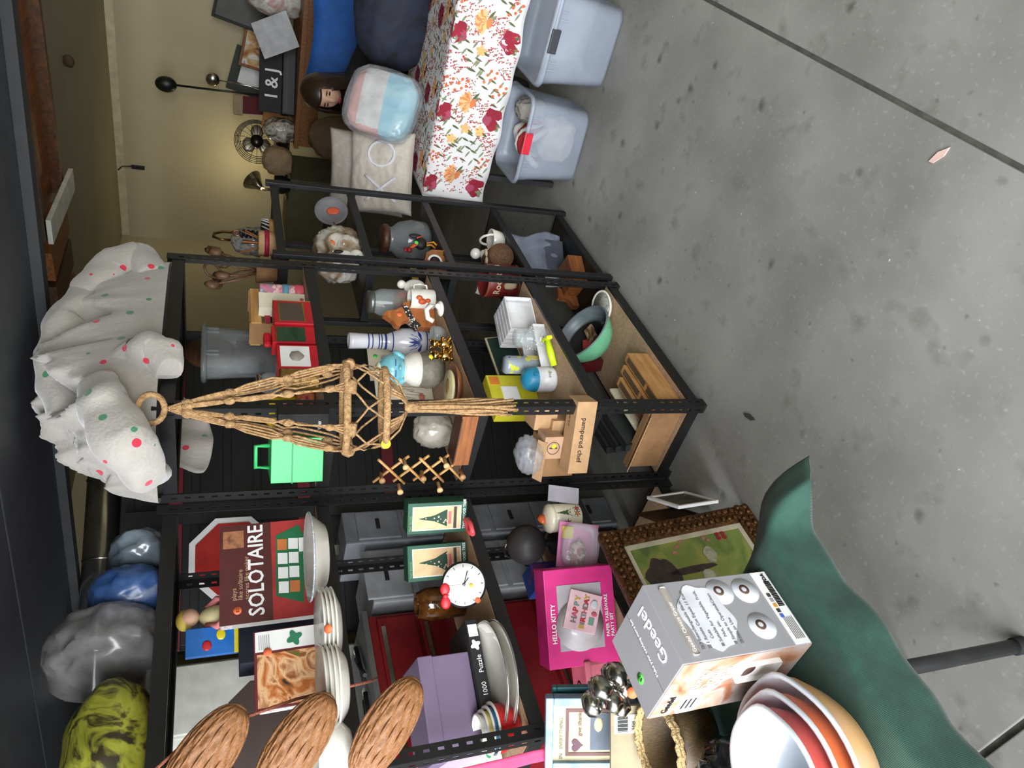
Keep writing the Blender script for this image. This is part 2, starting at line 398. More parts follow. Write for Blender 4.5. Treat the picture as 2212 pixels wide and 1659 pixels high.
def hibiscus(s, t):
    for q in (-.9, -2.2, -2.6): petal(s, t, q, .055, .035, 'g'); petal(s, t, q, .05, .012, 'd', .0002)
    for i in range(5): petal(s, t, i*2*PI/5+.5, .052, .05, 'm' if i % 2 else 'r', .0004)
    for i in range(5): petal(s, t, i*2*PI/5+.2, .03, .02, 'r', .0006)
def peony(s, t):
    petal(s, t, -.6, .06, .012, 'd'); petal(s, t, -1, .05, .02, 'g')
    for i in range(9): petal(s, t, R(20+i*18), .055, .022, 'o' if i % 2 else 'p', .0003+.00005*i)
    for i in range(4): petal(s, t, R(-60-i*30), .03, .02, 'o', .0006)
def small(s, t):
    for i in range(5): petal(s, t, i*2*PI/5, .026, .018, 'y' if i % 2 else 'p', .0003)
    dot(s, t, .007, 'o'); petal(s, t, -2, .045, .012, 'd')
def berries(s, t):
    for (a, c) in ((0, 0), (.02, .016), (.04, .002), (.012, -.02), (.035, -.026), (-.012, .028)): dot(s+a, t+c, .0075, 'b')
    petal(s+.05, t-.03, -2.3, .05, .003, 'd')
def sprig(s, t):
    for i in range(16):
        a = random.uniform(-.035, .035); c = random.uniform(-.03, .03); dot(s+a, t+c, .0035, 'k')
        if i % 3 == 0: petal(s+a, t+c, -1.2, .016, .004, 'g')
def leafy(s, t):
    for i in range(4): petal(s+i*.02, t+i*.012, 1.2 if i % 2 else -.5, .04, .01, 'd' if i % 2 else 'g')
for j in range(8):
    for i in range(16):
        s0 = .07+i*.118+(j % 2)*.06; t0 = .05+j*.125
        (hibiscus, small, berries, peony, sprig, leafy)[(i*2+j*3) % 6](s0, t0)
        (sprig, leafy, small, sprig, berries, sprig)[(i+j) % 6](s0+.058, t0+.055)
for j in range(14):
    for i in range(26):
        (sprig, leafy, sprig, leafy, sprig)[(i*3+j*2) % 5](.05+i*.071+random.uniform(-.02, .02), .03+j*.073+random.uniform(-.02, .02))
fp = pb.o('floral_print', [FC[k_] for k_ in FK], ct); fp['kind'] = 'stuff'

def pillow(name, label, loc, w_, h_, th, rot, mat, seed=0, wr=.012):
    b = B()
    def f(a, c, sg):
        x, z = a*2-1, c*2-1
        e = max(0, (1-x**4)*(1-z**4))**.45
        px_ = x*(1-.07*(1-abs(z))**0*(1-z*z)*.9*abs(x)); pz_ = z*(1-.07*(1-x*x)*abs(z))
        d = sg*th/2*e*(1+.18*fb(x*1.3+seed, z*1.3, seed))+wr*fb(x*3, z*3+seed, 7+seed)*e
        return Vector((px_*w_/2, d, pz_*h_/2+h_/2))
    b.grid(40, 40, lambda a, c: f(a, c, 1)); b.grid(40, 40, lambda a, c: f(a, c, -1))
    bmesh.ops.remove_doubles(b.b, verts=b.b.verts[:], dist=.0008)
    o = b.o(name, mat, None, loc, rot); return tag(o, label, 'pillow')
LINEN = M('oatmeal_linen', (200, 190, 178), .9, var=.05, sc=60, bump=.25, bsc=300, sheen=.3)
VRZ = R(-52)
xo = pillow('throw_pillow', 'oatmeal pillow with white stitched X and O on floral table', (1.80, .015, TZ+.03), .41, .34, .13, (R(-34), 0, R(-62)), LINEN, 1)
WE = M('white_embroidery', (230, 228, 232), .8, bump=.3, bsc=400)
b_ = B()
for k_ in range(33): pass
def onpil(pts, r): return [Vector((x, -.062-.004+abs(x)*.06+abs(z-.17)*.06, z)) for x, z in pts]
b_.tube(onpil([(.088+.06*math.cos(i*2*PI/28), .155+.068*math.sin(i*2*PI/28)) for i in range(28)], 0), .0085, 6, True).o('letter_o', WE, xo)
for a in (1, -1): B().tube(onpil([(-.082+a*(-.062+.124*i/8), .07+.165*i/8) for i in range(9)], 0), .0085).o('letter_x', WE, xo)
g2 = pillow('throw_pillow', 'plain taupe pillow leaning behind the stitched pillow', (2.02, .12, TZ+.02), .44, .4, .13, (R(-16), 0, R(-60)), M('taupe_linen', (176, 168, 158), .9, var=.05, sc=60, bump=.2, bsc=300), 5)
sticker(g2, GRS, .1, .3, .011, -.055)
# packed bedding in a clear bag
pk = T('bedding_pack', 'clear plastic pack of white and aqua bedding on floral table', 'bedding', (1.84, -.275, TZ+.072), rot=(R(-26), R(16), R(-58)))
def pad(w_, d_, h_, seed, amp=.05, cr=0, e=.55):
    b = B(); f1, f2 = lumps(amp, 2.4, seed), crumple(cr, 2.6, seed); b.ball((0, 0, 0), 1, 5 if cr else 4, lambda p: f1(p)*(f2(p) if cr else 1))
    for v in b.b.verts:
        q = v.co; v.co = Vector((math.copysign(abs(q.x)**e, q.x)*w_/2, math.copysign(abs(q.y)**.6, q.y)*d_/2, (math.copysign(abs(q.z)**e, q.z)+1)*h_/2))
    return b
b_ = pad(.30, .13, .315, 2, .05, .05)
for zc_ in (.14, .255): bmesh.ops.bisect_plane(b_.b, geom=b_.b.verts[:]+b_.b.edges[:]+b_.b.faces[:], plane_co=(0, 0, zc_), plane_no=(-.1, 0, 1))
for f in b_.b.faces:
    c_ = f.calc_center_median(); f.material_index = 1 if c_.z < .14+.10*c_.x else (2 if (c_.z > .255+.1*c_.x or c_.x < -.135) else 0)
b_.o('folded_bedding', [M('white_fleece', (216, 214, 210), .9, bump=.4, bsc=60), patchy('aqua_cloth', [(110, 180, 206), (140, 200, 216), (176, 212, 210)], 5, .7), M('coral_cloth', (214, 150, 136), .9)], pk)
pad(.325, .15, .345, 6, .05, .06).o('plastic_bag', PLS, pk, (0, 0, -.012))

def tote(name, label, P, rz, w_, d_, h_, lid=True, handle=None, mat=None):
    t = T(name, label, 'storage bin', P, rz); th = .05; tp = .86
    mat = mat or M('frosted_plastic', (184, 194, 210), .25, alpha=.36, var=.04, spec=.6)
    def ring(k, z, ins=0):
        a, c = w_/2*k-ins, d_/2*k-ins; r = .05
        pts = []
        for (sx, sy, q0) in ((1, 1, 0), (-1, 1, PI/2), (-1, -1, PI), (1, -1, 1.5*PI)):
            for i in range(5): q = q0+i*PI/8; pts.append(Vector((sx*(a-r)+r*math.cos(q), sy*(c-r)+r*math.sin(q), z)))
        return pts
    b = B(); rs = [ring(tp, .012), ring(tp+.01, .0), ring(tp, .0), ]
    lv = [ring(tp*.9, .0), ring(tp, .015), ring(.95, h_*.8), ring(.96, h_*.82), ring(.985, h_*.98), ring(1.0, h_), ring(.96, h_-.004), ring(.93, h_*.8), ring(tp-.015, .02), ring(tp*.88, .006)]
    V = [[b.b.verts.new(p) for p in r_] for r_ in lv]; n = 20
    for A, C_ in zip(V, V[1:]):
        for i in range(n): f = b.b.faces.new([A[i], A[(i+1) % n], C_[(i+1) % n], C_[i]]); f.smooth = True
    b.b.faces.new(V[0][::-1]); b.b.faces.new(V[-1])
    b.o('tub', mat, t)
    b = B(); pts = ring(1.01, h_); b.tube(pts, .011, 6, True).o('rim', mat, t)
    if lid:
        b = B(); lv = [ring(1.02, h_+.002), ring(1.02, h_+.018), ring(.98, h_+.022), ring(.95, h_+.012), ring(.9, h_+.016)]
        V = [[b.b.verts.new(p) for p in r_] for r_ in lv]
        for A, C_ in zip(V, V[1:]):
            for i in range(n): b.b.faces.new([A[i], A[(i+1) % n], C_[(i+1) % n], C_[i]]).smooth = True
        b.b.faces.new(V[-1]); b.o('lid', mat, t)
    for sx in (-.3, -.22, .22, .3): bx(sx*w_-.002, sx*w_+.002, -d_/2-.004, -d_/2+.004, h_-.05, h_-.004).o('rib', mat, t)
    if handle: bx(-.05, .05, -d_/2*1.0-.014, -d_/2-.001, h_-.028, h_+.012, .004).o('latch', handle, t)
    return t
b1 = tote('storage_bin', 'open clear plastic bin with red latch holding striped cloth', Vector((1.68, -.315, 0)), R(-90)+R(4), .40, .33, .32, False, M('red_plastic', (206, 40, 58), .35))
tote('storage_bin', 'lidded clear plastic bin with dark latch slot under floral cloth', Vector((1.685, -.79, 0)), R(-90), .40, .36, .325, True, M('dark_slot', (52, 54, 60), .5))
st = T('striped_towel', 'red and white striped towel bunched inside the open bin', 'towel', (1.72, -.28, .17))
for i in range(7):
    B().tube([Vector((-.1+.03*i, -.09+.02*k+.012*math.sin(i+k), .012+.11*math.sin(PI*k/9)*(.8+.2*math.sin(i)))) for k in range(10)], .017, 8).o('fold', M('towel_red', (184, 44, 52), .9) if i % 2 else M('towel_white', (222, 218, 212), .9), st)
sack('bundled_sheet', 'crumpled pale cloth bundle at the bottom of open bin', 'cloth', (1.68, -.31, .024), (.19, .22, .17), M('pale_sheet', (222, 208, 198), .9), .14, 2.0, 4, cr=False)
sack('bundled_sheet', 'grey knitted bundle beside the striped towel in open bin', 'cloth', (1.75, -.41, .17), (.11, .11, .13), M('grey_knit', (150, 146, 138), .9, bump=.4), .2, 2.6, 9)

# ---------------------------------------------------------------- person seated behind the table
pr = T('person', 'person in black clothes with long dark hair seated behind floral table', 'person', (2.86, -.2, 0))
SKIN = M('skin', (206, 160, 134), .5, var=.04, sc=8); HAIR = wood('dark_hair', (54, 38, 28), (26, 18, 14), 20, (20, 20, 1.2), .35)
def skinbody(name, verts, edges, rad, mat, par, sub=2, root=0):
    me = bpy.data.meshes.new(name); me.from_pydata(verts, edges, []); me.materials.append(mat)
    o = bpy.data.objects.new(name, me); col.objects.link(o); o.parent = par
    md = o.modifiers.new('skin', 'SKIN'); md.use_smooth_shade = True
    me.skin_vertices.new() if not me.skin_vertices else None
    for i, r_ in enumerate(rad): v = me.skin_vertices[0].data[i]; v.radius = r_ if isinstance(r_, tuple) else (r_, r_); v.use_root = (i == root)
    s_ = o.modifiers.new('sub', 'SUBSURF'); s_.levels = sub; s_.render_levels = sub
    return o
# pelvis, belly, chest, neck base ; both thighs, shins, feet ; arms (coordinates relative to the seat centre on the floor)
bv = [(0, 0, .5), (-.02, .0, .66), (-.07, .03, .82), (-.11, .08, .93), (-.14, .13, .985),
      (-.08, .17, .88), (-.16, .25, .7), (-.36, .2, .775), (-.1, -.12, .87), (-.22, -.17, .71), (-.38, -.06, .78),
      (-.03, .1, .49), (-.40, .13, .49), (-.42, .14, .26), (-.40, .15, .06), (-.50, .15, .04),
      (-.03, -.1, .49), (-.40, -.12, .49), (-.42, -.13, .26), (-.40, -.13, .06), (-.50, -.14, .04)]
be = [(0, 1), (1, 2), (2, 3), (3, 4), (2, 5), (5, 6), (6, 7), (2, 8), (8, 9), (9, 10), (0, 11), (11, 12), (12, 13), (13, 14), (14, 15), (0, 16), (16, 17), (17, 18), (18, 19), (19, 20)]
brr = [(.15, .14), (.13, .11), (.15, .115), (.09, .075), (.052, .052), .068, .05, .036, .068, .05, .036, .095, .065, .055, .042, .04, .095, .065, .055, .042, .04]
skinbody('body', bv, be, brr, M('black_clothes', (24, 24, 28), .85, bump=.2, bsc=40), pr)
hd = B()
def headfn(p):
    k = 1.0
    if p.z < 0: k *= 1-.16*p.z*p.z*(1 if p.x < .2 else .6)
    return k
hd.ball((0, 0, 0), (.098, .077, .115), 4, headfn)
for v in hd.b.verts:
    q = v.co
    fx = q.x < -.03
    if fx:
        e = math.exp(-((q.y/.011)**2+((q.z+.012)/.026)**2)); q.x -= .022*e              # nose
        for sy in (-1, 1):
            q.x += .010*math.exp(-(((q.y-sy*.031)/.015)**2+((q.z-.012)/.012)**2))          # eye sockets
            q.x -= .006*math.exp(-(((q.y-sy*.045)/.02)**2+((q.z+.03)/.02)**2))            # cheeks
        q.x -= .006*math.exp(-((q.y/.022)**2+((q.z+.056)/.008)**2))                       # lips
        q.x -= .010*math.exp(-((q.y/.022)**2+((q.z+.092)/.016)**2))                       # chin
        q.x -= .005*math.exp(-((q.y/.05)**2+((q.z-.035)/.012)**2))                        # brow
h_o = hd.o('head', SKIN, pr, (-.15, .17, 1.105), (R(4), R(-20), R(-4)))
EYE = M('eyelid_shadow', (70, 48, 40), .6)
for sy in (-1, 1):
    B().ball((-.089, sy*.031, .009), (.006, .013, .0045), 2).o('eye', EYE, h_o); B().ball((-.094, sy*.032, .03), (.005, .017, .003), 2).o('eyebrow', HAIR, h_o)
    B().ball((.0, sy*.077, -.01), (.017, .008, .026), 2).o('ear', SKIN, h_o)
B().ball((-.097, 0, -.057), (.007, .021, .0065), 2).o('mouth', M('lips', (158, 62, 66), .4), h_o)
hb = B()
def hair_pt(a, c):
    th_ = a*2*PI; ph = c
    front = max(0, -math.cos(th_))
    rr_ = 1.13
    if ph < .5:
        q = ph/.5*PI*.5; x = math.sin(q)*math.cos(th_); y = math.sin(q)*math.sin(th_); z = math.cos(q)
        return Vector((x*.108*rr_, y*.088*rr_, z*.125+.004))
    k = (ph-.5)/.5
    cut = 1-.93*max(0, min(1, (front-.62)*5))
    x = math.cos(th_)*.108*rr_*(1-.05*k); y = math.sin(th_)*.088*rr_*(1+.25*k*(1-front)); z = .004-k*.30*cut
    w_ = .004*math.sin(th_*16)+.005*math.sin(th_*7+3*k)
    return Vector((x*(1+w_*6), y*(1+w_*6), z-.0))
hb.grid(64, 26, hair_pt, True, True)
for v in list(hb.b.verts):
    q = v.co
    if q.x < -.055 and abs(q.y) < .055 and q.z < .058: hb.b.verts.remove(v)
hb.o('hair', HAIR, h_o, solid=.008)
def hand(name, par, loc, rot, mat):
    h = bpy.data.objects.new(name, None)
    b = B(); b.ball((0, 0, 0), (.04, .038, .013), 3)
    for i, (y, l) in enumerate(((-.028, .06), (-.01, .07), (.01, .066), (.027, .052))):
        b.tube([(.028, y, 0), (.028+l*.4, y*1.1, .006), (.028+l*.75, y*1.15, -.004), (.028+l, y*1.15, -.018)], [.0095, .009, .0085, .007], 8)
    b.tube([(-.01, -.03, 0), (.012, -.052, -.003), (.036, -.06, -.01)], [.012, .0105, .008], 8)
    return b.o(name, mat, par, loc, rot)
hand('hand', pr, (-.40, .19, .772), (0, R(4), R(170)), SKIN); hand('hand', pr, (-.42, -.04, .777), (0, R(4), R(172)), SKIN)
ch = T('camp_chair', 'blue fabric folding camp chair under the seated person', 'chair', (2.95, -.2, 0))
BLU = M('blue_canvas', (24, 84, 160), .7, bump=.15, bsc=200)
B().grid(16, 12, lambda a, c: Vector((.13+.10*c+.03*math.sin(PI*a), -.34+.68*a, .44+.74*c-.05*math.sin(PI*a)*(c)))).o('backrest', BLU, ch, solid=.006)
B().grid(12, 12, lambda a, c: Vector((-.2+.34*c, -.27+.54*a, .40-.05*math.sin(PI*a)))).o('seat', BLU, ch, solid=.006)
for sy in (-1, 1):
    B().tube([(-.24, sy*.3, .0), (.16, sy*.28, .44), (.24, sy*.34, 1.18)], .011).o('leg', M('chair_steel', (40, 40, 44), .4, .6), ch)
    B().tube([(.26, sy*.3, .0), (-.2, sy*.27, .4), (-.22, sy*.3, .62)], .011).o('leg', MC['chair_steel'], ch)
    bx(-.28, .16, sy*.33-.03, sy*.33+.03, .62, .635, .004).o('armrest', BLU, ch)
nb = sack('winter_coat', 'black and navy coat heaped on the rear of floral table', 'coat', (2.24, -.66, TZ+.004), (.34, .62, .34), patchy('navy_black_cloth', [(18, 20, 28), (28, 34, 52), (14, 14, 16)], 4, .8), .12, 1.8, 12, cr=False)

# ---------------------------------------------------------------- workbench with clutter along the back wall
wb = T('workbench', 'long wooden workbench with clutter against the cream back wall', 'workbench', (4.0, -1.9, 0))
BZ = 1.12
bx(0, .72, 0, 2.75, BZ-.035, BZ, .003).o('benchtop', wood('bench_wood', (150, 100, 56), (110, 70, 38)), wb)
bx(.01, .05, .02, 2.73, BZ-.16, BZ-.036).o('apron', MC['bench_wood'], wb)
for a in (.06, .66):
    for c in (.1, 1.35, 2.6): bx(a-.04, a+.04, c-.04, c+.04, 0, BZ-.036).o('leg', WDD, wb)
bx(.04, .7, .06, 2.7, .35, .38).o('lower_shelf', WDD, wb)
def on_bench(x, y, dx=0): p = at(x, y, Z=BZ+.001); return Vector((max(4.06, min(4.62, p.x)), at(x, y, X=max(4.06, min(4.62, p.x))).y, BZ+.001))
def bench_at(y, X=4.25): return Vector((X, at(640, y, X=X).y, BZ+.001))
# framed pictures
def frame(name, label, P, rz, w_, h_, fw_, fm, pm, lean=R(-12), mat2=None, th=.02, roll=0):
    t = T(name, label, 'picture frame', P+Vector((0, 0, th*math.sin(abs(lean))+w_/2*math.sin(abs(roll))+.001)), rot=(lean, roll, rz))
    for (x0, x1, z0, z1) in ((-w_/2, w_/2, 0, fw_), (-w_/2, w_/2, h_-fw_, h_), (-w_/2, -w_/2+fw_, fw_, h_-fw_), (w_/2-fw_, w_/2, fw_, h_-fw_)):
        bx(x0, x1, 0, th, z0, z1, .003).o('frame_side', fm, t)
    bx(-w_/2+fw_, w_/2-fw_, th*.45, th*.8, fw_, h_-fw_).o('picture', pm, t)
    if mat2:
        for (x0, x1, z0, z1) in ((-w_/2+fw_, w_/2-fw_, fw_, fw_*1.6), (-w_/2+fw_, w_/2-fw_, h_-fw_*1.6, h_-fw_), (-w_/2+fw_, -w_/2+fw_*1.6, fw_*1.6, h_-fw_*1.6), (w_/2-fw_*1.6, w_/2-fw_, fw_*1.6, h_-fw_*1.6)): bx(x0, x1, th*.3, th*.44, z0, z1).o('mat_border', mat2, t)
    return t
FR = R(-65)
frame('picture_frame', 'wood framed colourful picture standing on the workbench', bench_at(130, 4.42), FR, .30, .36, .02, WD1, patchy('warm_picture', [(120, 40, 50), (190, 150, 90), (220, 220, 216), (60, 50, 40)], 6), R(-14), roll=R(10))
frame('picture_frame', 'wide dark grey frame with white mat leaning on back wall', bench_at(190, 4.56), FR, .34, .42, .07, M('slate_paint', (58, 66, 58), .7), WHP, R(-10), roll=R(14))
frame('picture_frame', 'black framed picture leaning high on the back wall', bench_at(20, 4.58), FR, .5, .5, .02, BLKP, M('grey_picture', (80, 82, 78), .5), R(-6), roll=R(12))
sg = carton('letter_sign', 'black sign with white script letters on workbench front', 'sign', bench_at(250, 4.1)+Vector((0, 0, .10)), FR, .44, .03, .16, M('chalkboard', (26, 26, 26), .7), part='board')
[text(sg, c_, x_, .03, .13, WHP, bold=.01, name='letter') for c_, x_ in (('I', .10), ('&', .17), ('J', .28))]
tl = T('black_toolbox', 'long black box with ribs lying under the script sign', 'toolbox', bench_at(250, 4.08), FR)
bx(0, .56, .0, .16, 0, .095, .008).o('body', BLK2, tl); bx(.02, .54, -.004, .0, .06, .066).o('lid_seam', BLK, tl)
tag(B().box(-.09, .09, -.012, .012, 0, .19, .004).o('leather_pad', M('tan_leather', (178, 120, 60), .6), None, bench_at(262, 4.3)+Vector((0, 0, .03)), (R(-16), R(8), FR)), 'tan leather pad leaning at the bench edge below the fan', 'leather pad')
tag(B().box(-.12, .12, -.004, .004, 0, .28).o('paper_banner', M('silver_ribbon', (196, 196, 200), .4), None, bench_at(60, 4.06)+Vector((-.04, 0, .06)), (R(-30), R(-24), FR)), 'white ribbon banner hanging off the bench beside the coat', 'banner')
sack('gift_bag', 'silver and red gift bag on bench above the blue chair', 'bag', bench_at(8, 4.3), (.24, .2, .34), patchy('gift_paper', [(150, 30, 40), (196, 196, 190), (120, 90, 70)], 5, .3), .12, 2, 3)
# fan, wrapped in plastic
fn = T('desk_fan', 'round wire desk fan wrapped in clear plastic on workbench', 'fan', bench_at(318, 4.42), R(-58))
CHR = M('fan_wire', (70, 66, 60), .3, .8)
for k_ in range(5): B().tube([(.03*k_+.16*math.cos(q)*(1-.04*k_*k_)*0+.0, 0, 0) if False else (.17*(1-.06*k_)*math.cos(q), -.02-.02*k_, .25+.17*(1-.06*k_)*math.sin(q)) for q in [i*2*PI/36 for i in range(36)]], .003, 5, True).o('guard_ring', CHR, fn)
for k_ in range(18):
    q = k_*2*PI/18; B().tube([(.17*math.cos(q), -.02, .25+.17*math.sin(q)), (.1*math.cos(q), -.1, .25+.1*math.sin(q)), (.03*math.cos(q), -.11, .25+.03*math.sin(q))], .002, 4).o('guard_wire', CHR, fn)
cyl(.05, 0, .08).o('motor', CHR, fn, (0, .02, .25), (PI/2, 0, 0)); B().lathe([(0, 0), (.1, 0), (.1, .015), (.03, .03), (.02, .1), (0, .1)]).o('base', CHR, fn)
for k_ in range(3): B().ball((.07*math.cos(k_*2.1), -.05, .25+.07*math.sin(k_*2.1)), (.06, .008, .05), 2).o('blade', M('fan_blade', (150, 140, 120), .3, .5), fn)
sack('gift_basket', 'cellophane wrapped basket of red treats in front of desk fan', 'gift basket', bench_at(285, 4.12), (.2, .15, .2), patchy('cello_red', [(120, 30, 36), (200, 196, 186), (70, 60, 50), (190, 180, 160)], 9, .15), .16, 2.5, 5)
# maroon felt stocking, ladles in a pot
sk = T('felt_stocking', 'maroon velvet stocking hanging beside the ladles', 'stocking', bench_at(225, 4.44), FR)
B().prism([(-.1, 0), (.14, 0), (.15, .08), (.02, .13), (.0, .42), (-.13, .40)], .05, 'y').o('stocking_body', M('maroon_velvet', (96, 18, 28), .8, sheen=.6), sk); bx(-.14, .01, -.005, .055, .36, .43, .01).o('cuff', M('cuff_cream', (170, 150, 120), .9), sk)
pt = T('utensil_crock', 'dark crock holding ladles on the workbench', 'crock', bench_at(215, 4.36))
B().lathe([(0, 0), (.06, 0), (.075, .16), (.07, .16), (.055, .01), (0, .01)]).o('pot', BLK2, pt)
B().tube([(0, 0, .05), (.01, .02, .5), (.01, .03, .86)], .008).o('ladle_handle', M('black_nylon', (20, 20, 22), .4), pt)
B().ball((.0, .03, .90), (.05, .058, .075), 3).o('ladle_bowl', MC['black_nylon'], pt)
B().tube([(.02, -.02, .05), (.02, -.04, .3), (.0, -.06, .56)], .005).o('steel_handle', SIL, pt)
B().ball((-.01, -.06, .58), (.035, .05, .05), 3).o('steel_bowl', SIL, pt)
# knitted heap and black cup at the left end of the bench
kt = sack('knit_blanket', 'tan crocheted blanket heaped at the left bench end', 'blanket', bench_at(352, 4.1), (.2, .22, .22), M('crochet_tan', (176, 150, 116), .95, bump=.8, bsc=120), .12, 3, 3, cr=False)
cp = T('black_mug', 'black round mug with loop handle by the crocheted blanket', 'mug', bench_at(402, 4.08)); B().lathe([(0, 0), (.05, 0), (.075, .06), (.07, .12), (.065, .12), (0, .03)]).o('cup', BLK2, cp); B().tube([(.0, -.07, .1), (0, -.12, .12), (0, -.13, .06), (0, -.07, .03)], .011).o('handle', BLK2, cp)
sack('paper_sack', 'brown paper bag standing under the bench end', 'bag', (3.72, .62, .62), (.24, .3, .42), M('kraft_paper', (112, 92, 70), .85), .1, 2, 8)
wbx = tag(bx(-.2, .2, -.28, .28, 0, .62, .01).o('storage_crate', M('dim_crate', (58, 50, 42), .8), None, (3.72, .62, 0)), 'dark brown crate under the crocheted blanket', 'crate')
# bench lamp near the corner: the warm glow on the back wall
lm = T('clamp_lamp', 'metal clamp work lamp shining on the back wall corner', 'lamp', (4.3, 1.35, BZ), 0)
tag(bx(-.25, .25, -.3, .3, 0, BZ-.001, .005).o('side_cabinet', M('olive_cabinet', (96, 92, 70), .7), None, (4.35, 1.45, 0)), 'olive cabinet in the corner behind the steel racks', 'cabinet')
B().lathe([(0, 0), (.07, 0), (.07, .012), (.012, .02), (.012, .2), (0, .2)]).o('stand', SIL, lm)
B().lathe([(.02, 0), (.03, .03), (.09, .12), (.088, .12), (.028, .032)]).o('reflector', SIL, lm, (0, 0, .2), (0, R(50), R(-20)))
B().ball((0.06, -.02, .26), .028, 2).o('bulb', M('lit_bulb', (255, 226, 170), .4, emit=6), lm)
pl = bpy.data.lights.new('lamp_glow', 'POINT'); pl.energy = 2.6; pl.color = (1, .86, .55); pl.shadow_soft_size = .04
po = bpy.data.objects.new('lamp_glow', pl); col.objects.link(po); po.parent = lm; po.location = (.1, -.03, .31)
# cable on the wall
tag(B().tube([(WX-.01, at(150, 355, X=WX).y, 2.43), (WX-.01, at(200, 352, X=WX).y, 2.40), (WX-.012, at(262, 356, X=WX).y, 2.33)], .006).o('wall_cable', M('brown_cable', (96, 76, 50), .6)), 'thin brown cable running down the wall to a black plug', 'cable')
tag(bx(-.012, .012, -.014, .014, -.05, .05, .003).o('wall_plug', BLK2, None, (WX-.013, at(268, 357, X=WX).y, 2.28)), 'small black plug hanging at the wall cable end', 'plug')
tag(B().ball((0, 0, 0), (.02, .035, .03), 2, lumps(.2, 3)).o('ceiling_hook', M('rust', (84, 66, 44), .8), None, at(148, 132, Z=CZ-.025)), 'small rusty fixture on the ceiling', 'ceiling fixture')

# ================================================================== foreground table with the green cloth
GZ = .6
GX0, GX1, GY0, GY1 = -2.1, -.95, -.43, .2
gt = T('folding_table', 'low folding table under the dark green cloth', 'table', (0, 0, 0))
bx(GX0, GX1, GY0, GY1, GZ-.03, GZ-.003, .004).o('tabletop', M('table_grey', (150, 150, 148), .6), gt)
LEGM = M('leg_tube', (66, 66, 68), .4, .6)
for (a, c) in ((-1.19, -.33), (-1.06, -.02), (-1.95, -.33), (-1.95, -.02)):
    B().tube([(a, c, GZ-.032), (a, c, .01)], .016, 12).o('leg', LEGM, gt); cyl(.019, 0, .03).o('foot_cap', M('black_rubber'), gt, (a, c, 0))
gc = T('green_cloth', 'dark green textured cloth draped over the low table', 'tablecloth', (0, 0, 0))
def gcloth(a, c):
    # a across X, c across Y, overhang on the front and right; the hanging corner swings out
    ox, oy = .19, .125
    x = GX0+(GX1+ox-GX0)*a; y = GY0-oy+(GY1+.02-GY0+oy)*c
    z = GZ+.002; px_ = max(0, x-GX1); py_ = max(0, GY0-y)
    wv = .012*math.sin(x*23)+.008*math.sin(x*41+1)
    X, Y = x, y
    q = max(0, min(1, (GY0+.2-y)/.2)); q = q*q*(3-2*q)
    if px_ > 0: X = GX1+min(px_, .02)+(.30+.34*q)*px_; z -= max(0, px_-.012)*(.88-.46*q)
    if py_ > 0:
        k = min(1, px_/.09); k = k*k*(3-2*k)
        Y = GY0-min(py_, .012)-(.12+.85*k)*py_+wv*py_*4*(1-k); z -= max(0, py_-.010)*(.95-.45*k); z += .02*k*math.sin(py_*22)
    if px_ == 0 and py_ == 0: z += .0015*fb(x, y, 1, 6)
    else: z += .006*fb(x, y, 3, 9)
    return Vector((X, Y, z))
GRN = M('green_twill', (32, 70, 58), .85, var=.12, sc=30, sheen=.15)
n_, k_, bs_ = nodes_of(GRN); tc_ = [x for x in n_ if x.type == 'TEX_COORD'][0]
wv_ = n_.new('ShaderNodeTexWave'); wv_.inputs['Scale'].default_value = 120; wv_.inputs['Distortion'].default_value = .6
bp_ = n_.new('ShaderNodeBump'); bp_.inputs['Strength'].default_value = .18; bp_.inputs['Distance'].default_value = .004
k_.new(tc_.outputs['Object'], wv_.inputs['Vector']); k_.new(wv_.outputs['Fac'], bp_.inputs['Height']); k_.new(bp_.outputs[0], bs_.inputs['Normal'])
B().grid(130, 60, gcloth).o('cloth', GRN, gc, solid=.002)

# grater carton
gr = carton('grater_carton', 'tall light grey kitchen grater carton on the green cloth', 'box', Vector((-1.135, -.39, GZ+.006)), R(1), .17, .185, .297, M('carton_grey', (152, 151, 155), .45, var=.02), bev=.0015)
DGR = M('print_grey', (120, 118, 118), .6); TAU = M('print_taupe', (176, 168, 160), .6)
# front face (faces -y)
panel(gr, 'white_footer', .002, .168, .004, .04, WHP)
cl_ = [(.012+.13*0+.0, 0)]
cloud = []
for i in range(44):
    q = i*2*PI/44; cloud.append((.085+.070*math.cos(q)*(1+.06*math.sin(7*q)), .195+.055*math.sin(q)*(1+.08*math.sin(6*q))))
B().prism(cloud, .0012, 'y', (0, -.0014, 0)).o('cloud_panel', M('print_pale', (222, 224, 232), .6), gr)
bx(.012, .158, -.0030, -.0012, .254, .268, .004).o('title_bar', TAU, gr)
text(gr, 'Geedel  Cheese Grater', .018, .2575, .0112, WHP, -.0034, bold=.01)
for i, l in enumerate(('3 Interchangeable Blades', '1 Rotate Cut Equals 11 Knife', '   Cuts', 'Suitable for Vegetable, Fruit,', '   Nut, etc.', 'Simple to Operate&Clean', 'Safe to Use')):
    text(gr, l, .03, .236-i*.0145, .0098, DGR, -.0018)
    if not l.startswith(' '): bx(.021, .027, -.0022, -.0008, .2365-i*.0145, .2425-i*.0145).o('bullet', DGR, gr)
for (x, z) in ((.134, .136), (.05, .088), (.13, .076)):
    cyl(.029, 0, .0012, 28).o('photo_disc', M('disc_white', (226, 230, 240), .5), gr, (x, -.0, z), (PI/2, 0, 0)); B().lathe([(.006, 0), (.011, 0), (.011, .001), (.006, .001)], 18).o('disc_picture', M('disc_brown', (96, 70, 60), .5), gr, (x+.002, -.0012, z+.002), (PI/2, 0, 0))
